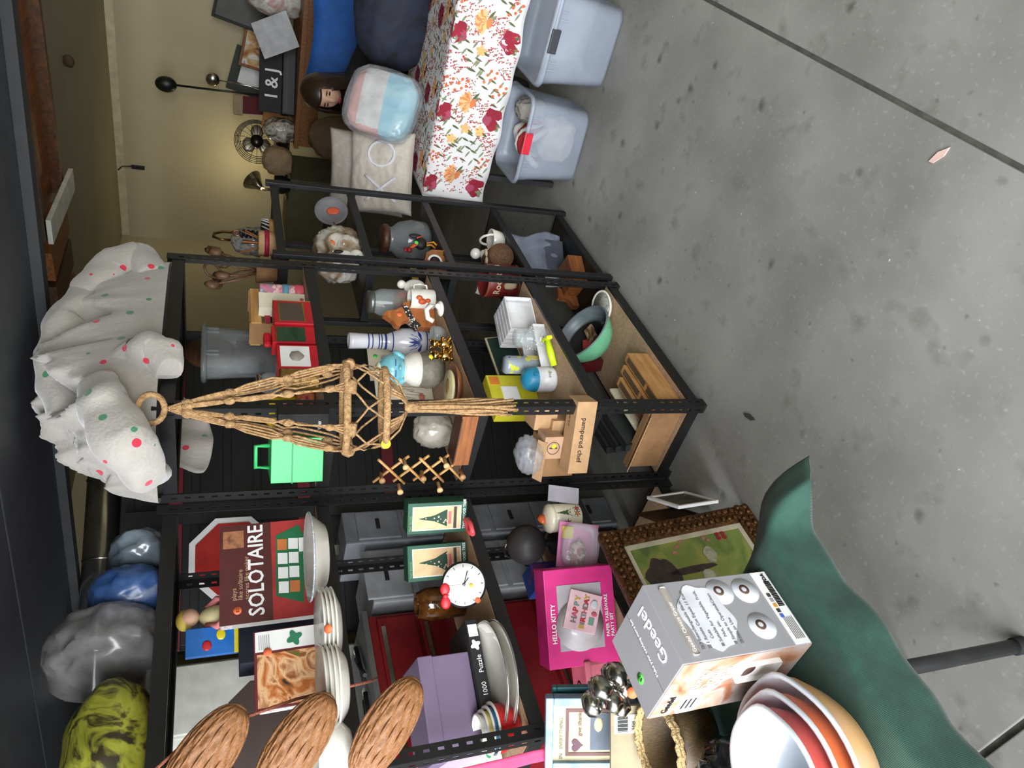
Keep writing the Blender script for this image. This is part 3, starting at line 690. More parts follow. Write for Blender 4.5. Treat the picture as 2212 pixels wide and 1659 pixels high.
for i, c_ in enumerate(((70, 100, 200), (60, 60, 60), (220, 150, 40), (150, 150, 150), (60, 60, 60))): bx(.06+i*.012, .068+i*.012, -.0028, -.001, .026, .034).o('icon', M('icon%d' % i, c_, .6), gr)
x = .085
for i in range(16):
    w_ = random.choice((.0012, .002, .003)); bx(x, x+w_, -.0028, -.001, .008, .022).o('barcode_bar', BLKP, gr); x += w_+.0016
text(gr, 'FDA', .140, .012, .012, BLKP, -.003, bold=.02)
for i in range(6): bx(.012, .06, -.0028, -.001, .010+i*.004, .0112+i*.004).o('print_line', DGR, gr)
# left face (faces -x): photo panel with drum
LR = (PI/2, 0, -PI/2)
bx(-.0015, .0005, .002, .183, .002, .295).o('photo_side', patchy('kitchen_photo', [(140, 74, 46), (176, 128, 100), (170, 158, 152), (150, 96, 64)], 9, .4), gr)
for i, l in enumerate(('Rotary', 'Drum', 'Grater')): text(gr, l, 0, 0, .026, WHP, rot=LR, loc=(-.0025, .10, .225-i*.026), bold=.01)
text(gr, 'Geedel', 0, 0, .02, BLKP, rot=LR, loc=(-.0025, .17, .262), bold=.01)
bx(-.004, -.0015, .03, .085, .06, .15, .01).o('grater_picture', WHP, gr); cyl(.018, 0, .003, 20).o('drum_picture', MC['disc_brown'], gr, (-.0015, .055, .13), (0, -PI/2, 0))
bx(-.003, -.0015, .12, .17, .2, .245, .006).o('badge', WHP, gr)
for i in range(3): bx(-.0036, -.003, .126, .164, .208+i*.011, .212+i*.011).o('badge_line', BLKP, gr)
# top
text(gr, 'Geedel', 0, 0, .04, WHP, rot=(0, 0, R(0)), loc=(.03, .03, .2975), bold=.012)
text(gr, 'Make your cooking more fun', 0, 0, .0105, WHP, rot=(0, 0, 0), loc=(.03, .085, .2975))
sticker(gr, GRS, 0, 0, .011, rot=(0, 0, 0), loc=(.06, .145, .297)); text(gr, '$7', 0, 0, .012, BLKP, rot=(0, 0, 0), loc=(.053, .14, .298))
bx(.0, .17, .0925, .0932, .2962, .2975).o('flap_seam', DGR, gr)

# nested mixing bowls
def bowl_prof(r, h, th=.006): return [(0, 0), (r*.52, 0), (r*.6, .006), (r*.82, h*.35), (r*.96, h*.75), (r, h), (r+.006, h+.003), (r+.004, h+.008), (r-.004, h+.006), (r*.92, h*.72), (r*.78, h*.36), (r*.5, .012), (0, .012)]
def spout(a, z): return 1+.10*max(0, math.cos((a-R(148))))**24+.07*max(0, math.cos(a-R(-32)))**24
BC = Vector((-1.312, -.285, GZ+.004)); bz = 0
for nm, r_, hh, out, lab in (('a', .152, .105, patchy('tan_enamel', [(214, 166, 112), (222, 176, 122), (206, 170, 150)], 6, .25), 'largest mixing bowl, tan outside, on the green cloth'), ('b', .128, .105, M('orange_enamel', (226, 112, 60), .25, coat=.4), 'orange mixing bowl nested inside the tan one'), ('c', .108, .112, M('coral_enamel', (206, 84, 74), .25, coat=.4), 'smallest coral mixing bowl with pale inside, topmost of the nest')):
    t = T('mixing_bowl', lab, 'bowl', BC+Vector((0, 0, bz)), R(0), 'nested mixing bowls')
    p = bowl_prof(r_, hh); B().lathe(p[:6], 48, wob=spout).o('outside', out, t); B().lathe(p[5:], 48, wob=spout).o('inside', M('bowl_white', (206, 213, 222), .2, var=.02, coat=.4), t); bz += .0215

# basket of framed plaques
bk = T('fringe_basket', 'woven basket with brown fringe band on the green cloth', 'basket', at(1440, 1605, Z=.70)+Vector((0, 0, GZ+.004-.70)))
B().lathe([(0, 0), (.075, 0), (.085, .11), (.08, .11), (.07, .006), (0, .006)], 40, wob=lambda a, z: 1+.02*math.sin(a*40)).o('fringe_wall', wood('raffia', (120, 98, 66), (66, 50, 32), 30, (30, 30, 1)), bk)
for z in (.112, .122): B().tube([(.088*math.cos(q), .088*math.sin(q), z+.003*math.sin(q*20)) for q in [i*2*PI/60 for i in range(60)]], .006, 6, True).o('braided_rim', M('braid', (196, 166, 116), .9, bump=.8, bsc=200), bk)
sp_ = frame('sampler_picture', 'blue framed heart sampler reading in everything', at(1400, 1585, Z=.65), R(-52), .185, .25, .02, patchy('blue_frame', [(86, 124, 152), (130, 160, 182), (50, 74, 96)], 6, .4), M('cream_print', (196, 182, 146), .7), R(-20), th=.03)
text(sp_, 'IN · EVERYTHING', -.068, .205, .0135, DGR, .011)
for (x0, x1, z0, z1) in ((-.06, .06, .19, .198), (-.06, .06, .07, .078), (-.06, -.052, .078, .19), (.052, .06, .078, .19)): bx(x0, x1, .011, .0135, z0, z1).o('sampler_border', M('sampler_brown', (110, 80, 76), .8), sp_)
HRT = [(.016*math.sin(t)**3*1.0, .001*(13*math.cos(t)-5*math.cos(2*t)-2*math.cos(3*t)-math.cos(4*t))) for t in [i*2*PI/30 for i in range(30)]]
B().prism(HRT, .002, 'y', (-.033, .011, .17)).o('heart', M('plum_print', (96, 66, 80), .8), sp_)
bx(-.045, .05, .0112, .0135, .085, .135).o('sampler_scene', M('slate_print', (92, 100, 112), .8), sp_); B().ball((.02, .012, .115), (.02, .003, .012), 2).o('sampler_goose', M('cream_print'), sp_)
text(sp_, 'give thanks', -.01, .158, .015, MC['sampler_brown'], .011)
sticker(sp_, ORS, -.085, .06, .012, -.003)
wp = carton('wood_plaque', 'plain khaki plaque with white barcode label in front of sampler', 'plaque', at(1425, 1672, Z=.66), R(-50), .17, .012, .12, M('khaki_paint', (150, 139, 110), .7), part='board', lean=R(-14))
panel(wp, 'barcode_label', .105, .15, .055, .112, WHP)
for i in range(12): panel(wp, 'barcode_bar', .109+i*.003, .1102+i*.003+.001*(i % 3), .078, .104, BLKP, -.0016, .001)
text(wp, '8104', .112, .062, .011, BLKP, -.0022)
frame('picture_frame', 'teal edged frame wedged behind the heart sampler', at(1330, 1515, Z=.70), R(-52), .08, .16, .012, M('teal_paint', (40, 110, 120), .5), M('teal_pic', (70, 130, 138), .6), R(-18))
sack('black_plastic_bag', 'crumpled black plastic bag behind the mixing bowls', 'bag', (-1.26, -.04, GZ+.004), (.2, .15, .13), M('black_film', (22, 24, 28), .18, spec=.9), .2, 2.6, 6)
mt_ = T('silver_figurine', 'silver metal floral trinket behind the grater carton', 'figurine', at(1375, 1480, Z=.72)+Vector((0, 0, GZ+.004-.72)))
B().lathe([(0, 0), (.05, 0), (.045, .02), (.02, .04), (.016, .14), (.03, .16), (0, .17)], 20).o('stem', SIL, mt_)
for i in range(7): B().ball((.035*math.cos(i*.9), .035*math.sin(i*.9), .17+.03*(i % 3)), (.032, .02, .026), 2, lumps(.25, 3, i)).o('petal', SIL, mt_)
sticker(mt_, ORS, 0, 0, .013, rot=(R(60), 0, R(-40)), loc=(-.035, -.04, .16))
fgt = carton('folded_card', 'folded grey and ochre card standing left of the heart sampler', 'card', at(1330, 1680, Z=.66)+Vector((0, 0, 0)), R(-65), .06, .03, .16, M('grey_card', (150, 150, 156), .7))
panel(fgt, 'ochre_side', .004, .056, .01, .15, M('ochre_print', (190, 134, 60), .7))

# ================================================================== framed painting leaning by the rack
GF = M('carved_bronze', (112, 76, 44), .42, .7, var=.35, sc=60, bump=1.0, bsc=70)
pa = T('framed_painting', 'garden painting in a carved bronze frame leaning against the rack', 'painting', (-.38, .105, .006), rot=(R(-10), 0, 0))
PW, PH, FWD = .50, .545, .062
for (x0, x1, z0, z1) in ((-PW, 0, 0, FWD), (-PW, 0, PH-FWD, PH), (-PW, -PW+FWD, FWD, PH-FWD), (-FWD, 0, FWD, PH-FWD)):
    fo = bx(x0, x1, 0, .035, z0, z1, .008).o('frame_side', GF, pa)
    L_ = max(x1-x0, z1-z0); nn = int(L_/.022)
    kb = B()
    for i in range(nn):
        u_ = (i+.5)/nn; hx = x0+(x1-x0)*u_ if (x1-x0) > (z1-z0) else (x0+x1)/2; hz = z0+(z1-z0)*u_ if (x1-x0) <= (z1-z0) else (z0+z1)/2
        for q in (-1, 1):
            kb.ball((hx+(0 if (x1-x0) > (z1-z0) else q*.014), -.001, hz+(q*.014 if (x1-x0) > (z1-z0) else 0)), (.011, .008, .011), 1, lumps(.3, 2, i+q))
    co = kb.o('carving', GF, fo); co['kind'] = 'stuff'
for (x0, x1, z0, z1) in ((-PW+FWD, -FWD, FWD, FWD+.016), (-PW+FWD, -FWD, PH-FWD-.016, PH-FWD), (-PW+FWD, -PW+FWD+.016, FWD+.016, PH-FWD-.016), (-FWD-.016, -FWD, FWD+.016, PH-FWD-.016)): bx(x0, x1, .012, .02, z0, z1).o('linen_liner', M('linen_liner', (206, 196, 172), .9), pa)
bx(-PW+FWD+.016, -FWD-.016, .016, .022, FWD+.016, PH-FWD-.016).o('canvas', patchy('garden_green', [(74, 96, 50), (120, 136, 64), (150, 150, 74), (92, 110, 60)], 5, .7), pa)
def daub(name, c, blobs):
    b = B()
    for (x, z, rx, rz, sd) in blobs: b.prism([(x+rx*math.cos(q)*(1+.25*noise.noise(Vector((math.cos(q)*2+sd, math.sin(q)*2, sd)))), z+rz*math.sin(q)*(1+.25*noise.noise(Vector((math.cos(q)*2, math.sin(q)*2+sd, sd*2))))) for q in [i*2*PI/28 for i in range(28)]], .003, 'y', (0, .0135, 0))
    return b.o(name, M(name, c, .7, var=.2, sc=50), pa)
daub('painted_sky', (140, 186, 190), [(-.36, .42, .05, .03, 1), (-.30, .44, .04, .02, 4)])
daub('painted_dark_tree', (66, 52, 50), [(-.2, .40, .075, .055, 2), (-.19, .3, .012, .08, 3)])
daub('painted_bush', (130, 148, 78), [(-.3, .33, .06, .07, 5), (-.33, .26, .05, .05, 6)])
daub('painted_path', (186, 186, 160), [(-.15, .22, .03, .02, 7), (-.22, .26, .02, .02, 8)])
daub('painted_blooms', (196, 130, 120), [(-.12+.02*i, .33-.02*(i % 3), .007, .008, i) for i in range(4)]+[(-.1+.012*i, .2+.012*(i % 2), .006, .006, i) for i in range(3)])
daub('painted_poppies', (150, 36, 44), [(-.1+.015*(i % 3), .14+.02*(i//3), .008, .008, i) for i in range(6)])

# stack of pictures on the floor beside the right rack end
pf = frame('picture_frame', 'white and black framed picture standing behind bronze frame', at(1500, 1060, Z=.02)+Vector((-.04, -.02, 0)), R(38), .2, .17, .014, WHP, patchy('grey_map', [(110, 112, 108), (60, 58, 54), (150, 150, 146)], 8), R(-4), th=.012)
frame('picture_frame', 'dark brown board picture next to the white frame', at(1490, 1075, Z=.02)+Vector((-.05, .02, 0)), R(38), .2, .18, .014, WDD, patchy('brown_map', [(50, 36, 26), (96, 70, 40), (30, 24, 20)], 7), R(-4), th=.012)

# ================================================================== left rack, second shelf: game, puzzle, dishes
P, rz, wd = span((694, 1326), (681, 1120), S2)
so = carton('board_game', 'maroon SOLOTAIRE card game box standing on the shelf', 'game box', P, rz, wd, .05, .285, M('game_spine_grey', (176, 172, 166), .6), lean=R(-4))
panel(so, 'cover_art', 0, wd, 0, .285, M('maroon_print', (84, 34, 34), .5))
panel(so, 'red_band', 0, wd, .002, .135, patchy('red_felt_print', [(110, 34, 34), (176, 50, 48), (140, 40, 38)], 4), -.0012, .001)
text(so, 'SOLOTAIRE', .018, .16, .063, WHP, -.003, bold=.015, sx=.86)
for i, l in enumerate(('plays', 'like solitaire', 'scores like poker')): text(so, l, .07+.0*i, .238-i*.018, .019, M('tan_print', (196, 164, 130), .6), -.002)
panel(so, 'portrait', wd-.075, wd-.02, .215, .275, patchy('portrait_tan', [(120, 72, 46), (170, 112, 76), (60, 36, 26)], 14), -.0012, .001)
B().prism([(.04, .045), (.25, .035), (.29, .05), (.26, .12), (.07, .125)], .0012, 'y', (0, -.0034, 0)).o('card_table', M('felt_green', (30, 110, 66), .7), so)
for i in range(4):
    for j in range(2): B().prism([(.075+.045*i, .055+.033*j), (.110+.045*i, .054+.033*j), (.112+.045*i, .083+.033*j), (.077+.045*i, .084+.033*j)], .001, 'y', (0, -.0044, 0)).o('playing_card', M('card_orange', (206, 120, 64), .6) if (i+j) % 4 == 0 else WHP, so)
bx(.20, .245, -.0052, -.004, .012, .052).o('playing_card', WHP, so)
panel(so, 'brass_plate', .05, .17, .02, .034, M('brass_print', (190, 150, 90), .6), -.003, .001); text(so, 'SOLOTAIRE', .06, .0225, .0115, BLKP, -.005)
sticker(so, ORS, .04, .235, .012, -.002); text(so, '$2', .033, .231, .012, BLKP, -.003)
bx(-.0012, .0005, .008, .042, .25, .28).o('spine_logo', patchy('logo_tiles', [(220, 90, 70), (230, 220, 210), (80, 130, 180)], 60), so)
def picture_band(t, x0, x1, z0, z1, cols, nm, sc=16, y=-.0012): return panel(t, 'cover_picture', x0, x1, z0, z1, patchy(nm, cols, sc, .4, 2.2), y, .001)
P, rz, wd = span((728, 1508), (716, 1342), S2)
pz = carton('jigsaw_puzzle', 'maroon 1000 piece jigsaw box with a tiger picture', 'puzzle box', P, rz, wd, .05, .2, M('puzzle_maroon', (110, 34, 40), .5), lean=R(-6))
picture_band(pz, .006, wd-.062, .008, .192, [(40, 40, 24), (196, 110, 50), (236, 190, 140), (150, 76, 36), (90, 100, 40)], 'tiger_picture', 12)
panel(pz, 'white_side', wd-.055, wd-.003, .004, .196, WHP)
text(pz, '1000', wd-.05, .012, .028, BLKP, -.003, sx=.7); text(pz, 'PIECES', wd-.05, .004, .008, BLKP, -.003)
PZL = []
for i in range(40):
    q = i*2*PI/40; r_ = .017*(1+.28*math.cos(4*q)); PZL.append((r_*math.cos(q+.4), r_*math.sin(q+.4)))
B().prism(PZL, .001, 'y', (wd-.03, -.0028, .095)).o('puzzle_logo', M('logo_green', (40, 130, 92), .6), pz)
for i in range(6): panel(pz, 'print_line', wd-.05, wd-.012, .16+i*.005, .1615+i*.005, DGR, -.0016, .001)
sticker(pz, ORS, wd-.058, .165, .011, -.003)
bx(-.0014, .0005, .004, .046, .01, .19).o('side_print', patchy('side_blue', [(60, 140, 190), (236, 236, 236), (150, 70, 50)], 20), pz)
# enamel dish lying against the game
def plate(name, label, P, rot, r_, mat, group=None, rim=None, deep=.02, cat='plate'):
    t = T(name, label, cat, P, group=group, rot=rot)
    B().lathe([(0, 0), (r_*.62, 0), (r_*.7, .004), (r_*.97, deep), (r_, deep+.002), (r_*.97, deep+.005), (r_*.68, .009), (0, .007)], 44).o('dish', mat, t)
    if rim: B().tube([(r_*math.cos(q), r_*math.sin(q), deep+.003) for q in [i*2*PI/44 for i in range(44)]], .003, 6, True).o('rim', rim, t)
    return t
ENR = patchy('speckled_rim', [(236, 232, 224), (150, 160, 180), (236, 232, 224)], 90)
plate('enamel_pan', 'deep cream enamel pie dish with speckled blue rim before the game', at(712, 1182, Z=S2)+Vector((.02, .06, .002)), (0, 0, 0), .125, WHT, None, ENR, .045, 'dish')
for i in range(4): plate('dinner_plate', ('white dinner plate lowest in the stack beside the enamel dish', 'white dinner plate second from the bottom beside the enamel dish', 'white dinner plate third up beside the enamel dish', 'white dinner plate with orange sticker on top beside the enamel dish')[i], at(738, 1335, Z=S2)+Vector((.0, .04, .003+.010*i)), (0, 0, 0), .105, WHT, 'white plates stacked on the second shelf', None, .016)
sticker(bpy.data.objects['dinner_plate.003'], ORS, 0, 0, .011, rot=(R(60), 0, R(-40)), loc=(-.06, -.092, .012))
for i in range(4): plate('soup_plate', ('white soup plate lowest before the tiger puzzle', 'white soup plate second from the bottom before the tiger puzzle', 'white soup plate third up before the tiger puzzle', 'white soup plate topmost before the tiger puzzle')[i], at(752, 1440, Z=S2)+Vector((-.02, .04, .003+.011*i)), (0, 0, 0), .1, WHT, 'white soup plates before the puzzle', None, .024)
wb_ = T('cereal_bowl', 'white bowl sitting left of the plates behind the baskets', 'bowl', at(778, 1585, Z=S2)+Vector((.03, .12, .004)))
B().lathe(bowl_prof(.075, .06), 40).o('bowl', WHT, wb_)
inst(wb_.children[0], 'inner_bowl', wb_, (0, 0, .014))

# hanging wicker baskets on a cord
WIC = wood('wicker', (158, 108, 64), (92, 56, 30), 30, (6, 6, 40), .6)
bpts = [at(440, 1640, Y=.20), at(640, 1610, Y=.20), at(835, 1570, Y=.20)]
cordp = [at(330, 1668, Y=.19), at(415, 1590, Y=.20), at(640, 1510, Y=.2), at(800, 1472, Y=.21), at(815, 1465, Y=.36)]
tag(B().tube([cordp[0]+(cordp[1]-cordp[0])*t for t in (0, .5, 1)]+[cordp[1]+(cordp[2]-cordp[1])*t for t in (.5, 1)]+[cordp[2]+(cordp[3]-cordp[2])*t for t in (.5, 1)]+[cordp[4]], .0035, 6).o('twisted_cord', M('rust_cord', (160, 92, 70), .9, bump=.8, bsc=300)), 'rust coloured cord strung across the rack holding wicker baskets', 'cord')
for bi, (p, lab) in enumerate(zip(bpts, ('upper wicker shell basket hanging on the rust cord', 'middle wicker shell basket hanging before the puzzle', 'lowest wicker shell basket hanging by the purple box'))):
    t = T('wicker_basket', lab, 'basket', p, group='wicker baskets on a cord', rot=(R(10), R(38), R(-40)))
    def wk(a, c):
        q = a*PI; ph = (c-.5)*PI
        x = -.115*math.cos(q); rr_ = math.sin(q)**.75
        d = .0035*math.sin(a*34)*(1 if int(c*14) % 2 else -1)
        return Vector((x, -(.035+d)*rr_*math.cos(ph)-.002, (.055+d)*rr_*math.sin(ph)))
    B().grid(70, 28, wk).o('woven_shell', WIC, t, solid=.003)
    wsb = B()
    for j in range(9):
        ph = (j/8-.5)*PI*.96; wsb.tube([Vector((-.115*math.cos(q), -(.039)*math.sin(q)**.75*math.cos(ph), .058*math.sin(q)**.75*math.sin(ph))) for q in [i*PI/16 for i in range(17)]], .0028, 5)
    wo = wsb.o('rib_strand', WIC, t); wo['kind'] = 'stuff'
    B().tube([Vector((-.117*math.cos(q), 0, .057*math.sin(q))) for q in [i*2*PI/40 for i in range(40)]], .005, 6, True).o('rim', WIC, t)

# ================================================================== left rack, third shelf
P, rz, wd = span((1008, 1148), (1012, 1066), S3)
def tree_box(P, rz, wd, h, label, txt):
    t = carton('ornament_box', label, 'box', P, rz, wd, .07, h, M('xmas_green', (26, 84, 62), .5), 'green boxes of tiny wooden trees', lean=R(-2))
    panel(t, 'white_border', .012, wd-.012, .02, h-.015, WHP); panel(t, 'picture', .015, wd-.015, .023, h-.018, patchy('tan_photo', [(196, 160, 116), (222, 190, 146), (180, 140, 98)], 5), -.0016, .001)
    b = B(); b.prism([(wd*.22, .068), (wd*.78, .068), (wd*.6, h*.55), (wd*.5, h-.035), (wd*.4, h*.55)], .001, 'y', (0, -.0036, 0)); b.o('printed_tree', dotted('printed_tree_green', (44, 72, 56), [(200, 150, 140), (44, 72, 56), (220, 200, 180)], 120, .4), t)
    panel(t, 'printed_stand', wd*.3, wd*.7, .054, .064, M('pink_print', (224, 110, 110), .6), -.003, .001); panel(t, 'printed_band', .016, wd-.016, .036, .046, M('dark_print', (66, 58, 50), .6), -.003, .001)
    text(t, txt, .012, .006, .012, WHP, -.003, bold=.02); text(t, 'TINY WOOD', .012, h-.012, .009, M('lime_print', (150, 200, 110), .6), -.003)
    return t
tree_box(P, rz, .105, .2, 'green boxed wooden tree ornament nearest the black post', 'TINY WOOD TREE')
P, rz, wd = span((1012, 1246), (1008, 1160), S3)
tree_box(P, rz, .115, .2, 'green boxed wooden tree ornament beside the white wall clock', 'TINY WOOD TREE')
rc = T('red_clip', 'red plastic clamp lying under the green ornament boxes', 'clamp', at(1020, 1150, Z=S3)+Vector((-.03, -.03, .012)), R(20)); B().tube([(0, 0, 0), (.03, .01, .004), (.06, 0, 0), (.075, -.015, .004)], .009).o('jaw', M('clip_red', (206, 70, 76), .4), rc); B().tube([(0, 0, .0), (.03, -.018, .0), (.06, -.02, 0)], .008).o('grip', MC['clip_red'], rc)
ck = T('wall_clock', 'round white wall clock with red ribbon and black outline', 'clock', at(1056, 1245, Z=S3)+Vector((0, .03, .002)), rot=(R(-14), 0, R(-40)))
CR = .07
cyl(CR, 0, .012, 40).o('outline', BLKP, ck, (0, 0, CR), (PI/2, 0, 0)); cyl(CR-.006, 0, .013, 40).o('face', WHP, ck, (0, -.0, CR), (PI/2, 0, 0))
for (a, l) in ((R(-62), .045), (R(-38), .032)): B().tube([(0, -.015, CR), (l*math.sin(a)*-1, -.015, CR+l*math.cos(a)*-1*-1*-.6)], .0016, 5).o('clock_hand', BLKP, ck)
B().tube([(0, -.0155, CR), (.0, -.0155, CR+.05)], .0006, 4).o('second_hand', RED, ck); cyl(.005, 0, .005, 12).o('hub', SIL, ck, (0, -.013, CR), (PI/2, 0, 0)); cyl(.006, 0, .003, 12).o('yellow_dot', M('clock_yellow', (236, 200, 40), .5), ck, (-.004, -.0132, CR-.022), (PI/2, 0, 0))
for i in range(12):
    q = i*PI/6; bx(-.001, .001, -.0138, -.013, -.004, .004).o('minute_mark', BLKP, ck, (.056*math.sin(q), 0, CR+.056*math.cos(q)), (0, q, 0))
for sx in (-1, 1): B().ball((-.03+sx*.02, -.012, CR+.058), (.02, .006, .016), 2).o('ribbon_loop', RED, ck)
B().ball((-.03, -.014, CR+.058), (.009, .007, .009), 2).o('ribbon_knot', RED, ck)
sticker(ck, ORS, -.05, .03, .009, -.013)
tag(B().lathe([(0, 0), (.05, 0), (.055, .12), (.04, .16), (.03, .16), (.045, .11), (.04, .006), (0, .006)], 32, wob=lambda a, z: 1+.05*math.sin(a*14+z*40)).o('amber_vase', M('amber_glass', (110, 66, 24), .1, var=.4, sc=30, spec=.9), None, at(1010, 1285, Z=S3)+Vector((.02, .06, .001))), 'amber ribbed glass vase behind the white clock', 'vase')
for i in range(2): plate('serving_platter', ('large white platter at the bottom under the purple box', 'large white platter directly under the black puzzle box')[i], at(1122, 1420, Z=S3)+Vector((.02, .115, .004+.028*i)), (0, 0, 0), .15, WHT, 'large platters under the purple box', M('silver_rim', (150, 150, 150), .3, .8), .022, 'platter')
P, rz, wd = Vector((-.80, .47, S3+.057)), R(-14), .30
jb = carton('jigsaw_puzzle', 'black jigsaw box with red end lying under purple box', 'puzzle box', P, rz, .30, .2, .036, BLKP)
bx(0, .04, -.0015, .0, .002, .034).o('red_end', RED, jb); text(jb, '1000', .08, .009, .02, WHP, -.002); text(jb, 'Puzzle', .145, .009, .02, WHP, -.002)
bx(.25, .285, -.0015, 0, .004, .032).o('barcode_label', WHP, jb); B().prism([(x*.75+.225, z*.75+.018) for x, z in PZL], .001, 'y', (0, -.0015, 0)).o('puzzle_logo', WHP, jb)
pbx = T('purple_box', 'dusty purple cube gift box on top of the black puzzle', 'box', (-.85, .515, S3+.094), R(-16))
bx(0, .275, 0, .2, 0, .15, .003).o('box_body', M('purple_paper', (112, 96, 122), .6, var=.03), pbx); bx(-.002, .0, .0, .2, 0, .109).o('lit_side', M('lit_purple_paper', (168, 150, 176), .6, var=.03), pbx); bx(-.003, .278, -.003, .203, .11, .153, .003).o('lid', MC['purple_paper'], pbx)  # left side painted lighter: light falling on it is put into the colour
sticker(pbx, ORS, 0, 0, .008, rot=(0, 0, 0), loc=(.02, .17, .153))
mb = Vector((-.81, .465, S3+.002)); bz = 0
for r_, c_, lab in ((.066, (196, 34, 38), 'red melamine mixing bowl, outermost of the small nest'), (.058, (60, 110, 150), 'blue melamine bowl nested in the red one'), (.05, (214, 196, 120), 'yellow melamine bowl nested second from inside'), (.042, (232, 232, 230), 'white melamine bowl innermost of the small nest')):
    t = T('nesting_bowl', lab, 'bowl', mb+Vector((0, 0, bz)), group='small nest of melamine bowls'); p = bowl_prof(r_, .07); B().lathe(p[:6], 36).o('outside', M('mel%d' % c_[1], c_, .3), t); B().lathe(p[5:], 36).o('inside', WHT, t); bz += .0135
pf_ = plate('floral_plate', 'white plate with green sprigs tucked left under purple box', Vector((-.79, .67, S3+.058)), (R(35), 0, R(-40)), .09, dotted('sprig_glaze', (232, 234, 230), [(70, 150, 100), (232, 234, 230), (110, 170, 120)], 26, .3, .2), None, None, .014)

# ================================================================== left rack, fourth shelf
xj = T('christmas_jar', 'cream ceramic jar printed with a Christmas tree and holly', 'jar', at(1252, 1095, Z=S4)+Vector((-.01, .04, .001)))
CRM = M('cream_glaze', (230, 222, 198), .2, coat=.4, var=.02)
B().lathe([(0, 0), (.045, 0), (.05, .006), (.05, .1), (.047, .104), (.04, .104), (.04, .01), (0, .01)], 40).o('body', CRM, xj)
B().lathe([(.05, .105), (.052, .112), (.046, .122), (.02, .128), (0, .13)], 40).o('lid', CRM, xj); B().ball((0, 0, .138), (.02, .012, .016), 2, lumps(.4, 2, 3)).o('bow_knob', M('orange_glaze', (206, 96, 50), .3), xj)
def wrap(a, z): return Vector((.0508*math.cos(a), .0508*math.sin(a), z))
VA = math.atan2(CAM.y-.4, CAM.x+.12)
b = B(); 
for j in range(5):
    w_ = (.36-.07*j); vs = [b.b.verts.new(wrap(VA+.35+w_*s_, .03+.013*j)) for s_ in (-1, 1)]+[b.b.verts.new(wrap(VA+.35, .054+.013*j))]; b.b.faces.new(vs)
b.o('printed_tree', dotted('jar_tree', (60, 92, 66), [(180, 150, 70), (60, 92, 66), (190, 60, 50)], 160, .35), xj)
for (da, z, c_) in ((-.35, .06, RED), (.25, .022, M('gold_print', (220, 130, 50), .5)), (.6, .02, RED)):
    B().ball(wrap(VA+da, z), (.006, .006, .006), 2).o('printed_berry', c_, xj)
    b = B()
    for i in range(6):
        q = i*PI/3; vs = [b.b.verts.new(wrap(VA+da+.3*math.cos(q+s_)*k_, z+.016*math.sin(q+s_)*k_)*1.004) for s_, k_ in ((-.25, .5), (0, 1), (.25, .5))]+[b.b.verts.new(wrap(VA+da, z)*1.004)]; b.b.faces.new(vs)
    b.o('printed_holly', M('holly', (44, 80, 60), .5), xj)
gb = T('desk_globe', 'dark slate globe on a stand in the shelf shadow', 'globe', at(1205, 1140, Z=S4)+Vector((-.02, .06, .001)))
B().ball((0, 0, .12), .075, 3).o('sphere', patchy('slate_globe', [(52, 56, 62), (70, 62, 60), (44, 46, 52)], 4, .5), gb); B().lathe([(0, 0), (.05, 0), (.045, .012), (.012, .02), (.012, .048), (0, .048)]).o('base', BLK2, gb); B().tube([(.0, .085*math.sin(q), .12+.085*math.cos(q)) for q in [R(-10+i*20) for i in range(10)]], .004).o('meridian', SIL, gb)
P, rz, wd = span((1350, 1440), (1330, 1212), S4)
pkb = carton('party_set_box', 'hot pink tableware party box with clear window on fourth shelf', 'box', P+Vector((.02, .0, 0)), rz, .30, .1, .235, M('hot_pink', (214, 44, 130), .45), lean=R(-6), part='carton')
# window opening shows grey tray and pale box: recessed look with raised border
panel(pkb, 'window', .05, .25, .045, .195, M('window_tray', (176, 170, 176), .3), -.0008, .0008)
B().lathe([(0, 0), (.07, 0), (.08, .004), (0, .004)], 36).o('paper_plate', M('plate_silver', (206, 200, 204), .25), pkb, (.125, -.001, .125), (PI/2, 0, 0))
nb_ = bx(-.06, .06, -.008, 0, -.055, .055, .002, ).o('napkin_pack', M('pale_pink', (232, 190, 200), .5), pkb, (.165, -.004, .115), (0, R(18), 0))
for i, (c_, x_) in enumerate(zip('HAPPY', (-.04, -.022, -.005, .012, .028))): text(nb_, c_, x_, .018, .026, (DGR, M('rose_print', (196, 90, 110), .6), RED, M('mint_print', (110, 150, 140), .6), M('mustard', (200, 170, 60), .6))[i], -.0095, bold=.03)
for i, (c_, x_) in enumerate(zip('BIRTHDAY', (-.052, -.038, -.031, -.018, -.006, .010, .024, .038))): text(nb_, c_, x_, -.012, .024, (MC['mustard'], DGR, RED, MC['mint_print'], MC['rose_print'], DGR, RED, MC['mustard'])[i], -.0095, bold=.03)
bx(-.035, -.012, -.0095, -.008, -.042, -.024).o('printed_gift', MC['mint_print'], nb_); B().ball((.0, -.009, -.038), (.008, .001, .01), 2).o('printed_balloon', MC['rose_print'], nb_); B().ball((.03, -.009, -.032), (.014, .001, .012), 2).o('printed_shape', M('pale_grey_print', (206, 206, 214), .6), nb_)
text(pkb, 'HELLO KITTY', .075, .205, .02, WHP, -.002, bold=.02); text(pkb, 'PAPER TABLEWARE', .08, .026, .015, WHP, -.002, bold=.02); text(pkb, 'PARTY SET', .08, .01, .015, WHP, -.002, bold=.02)
P, rz, wd = span((1365, 1500), (1345, 1410), S4)
tn = carton('pink_tin', 'pink lunch tin with black outlined bow on the lid', 'tin', P+Vector((-.02, .06, 0)), rz-.2, .16, .10, .13, M('pink_enamel', (206, 110, 128), .35), bev=.012)
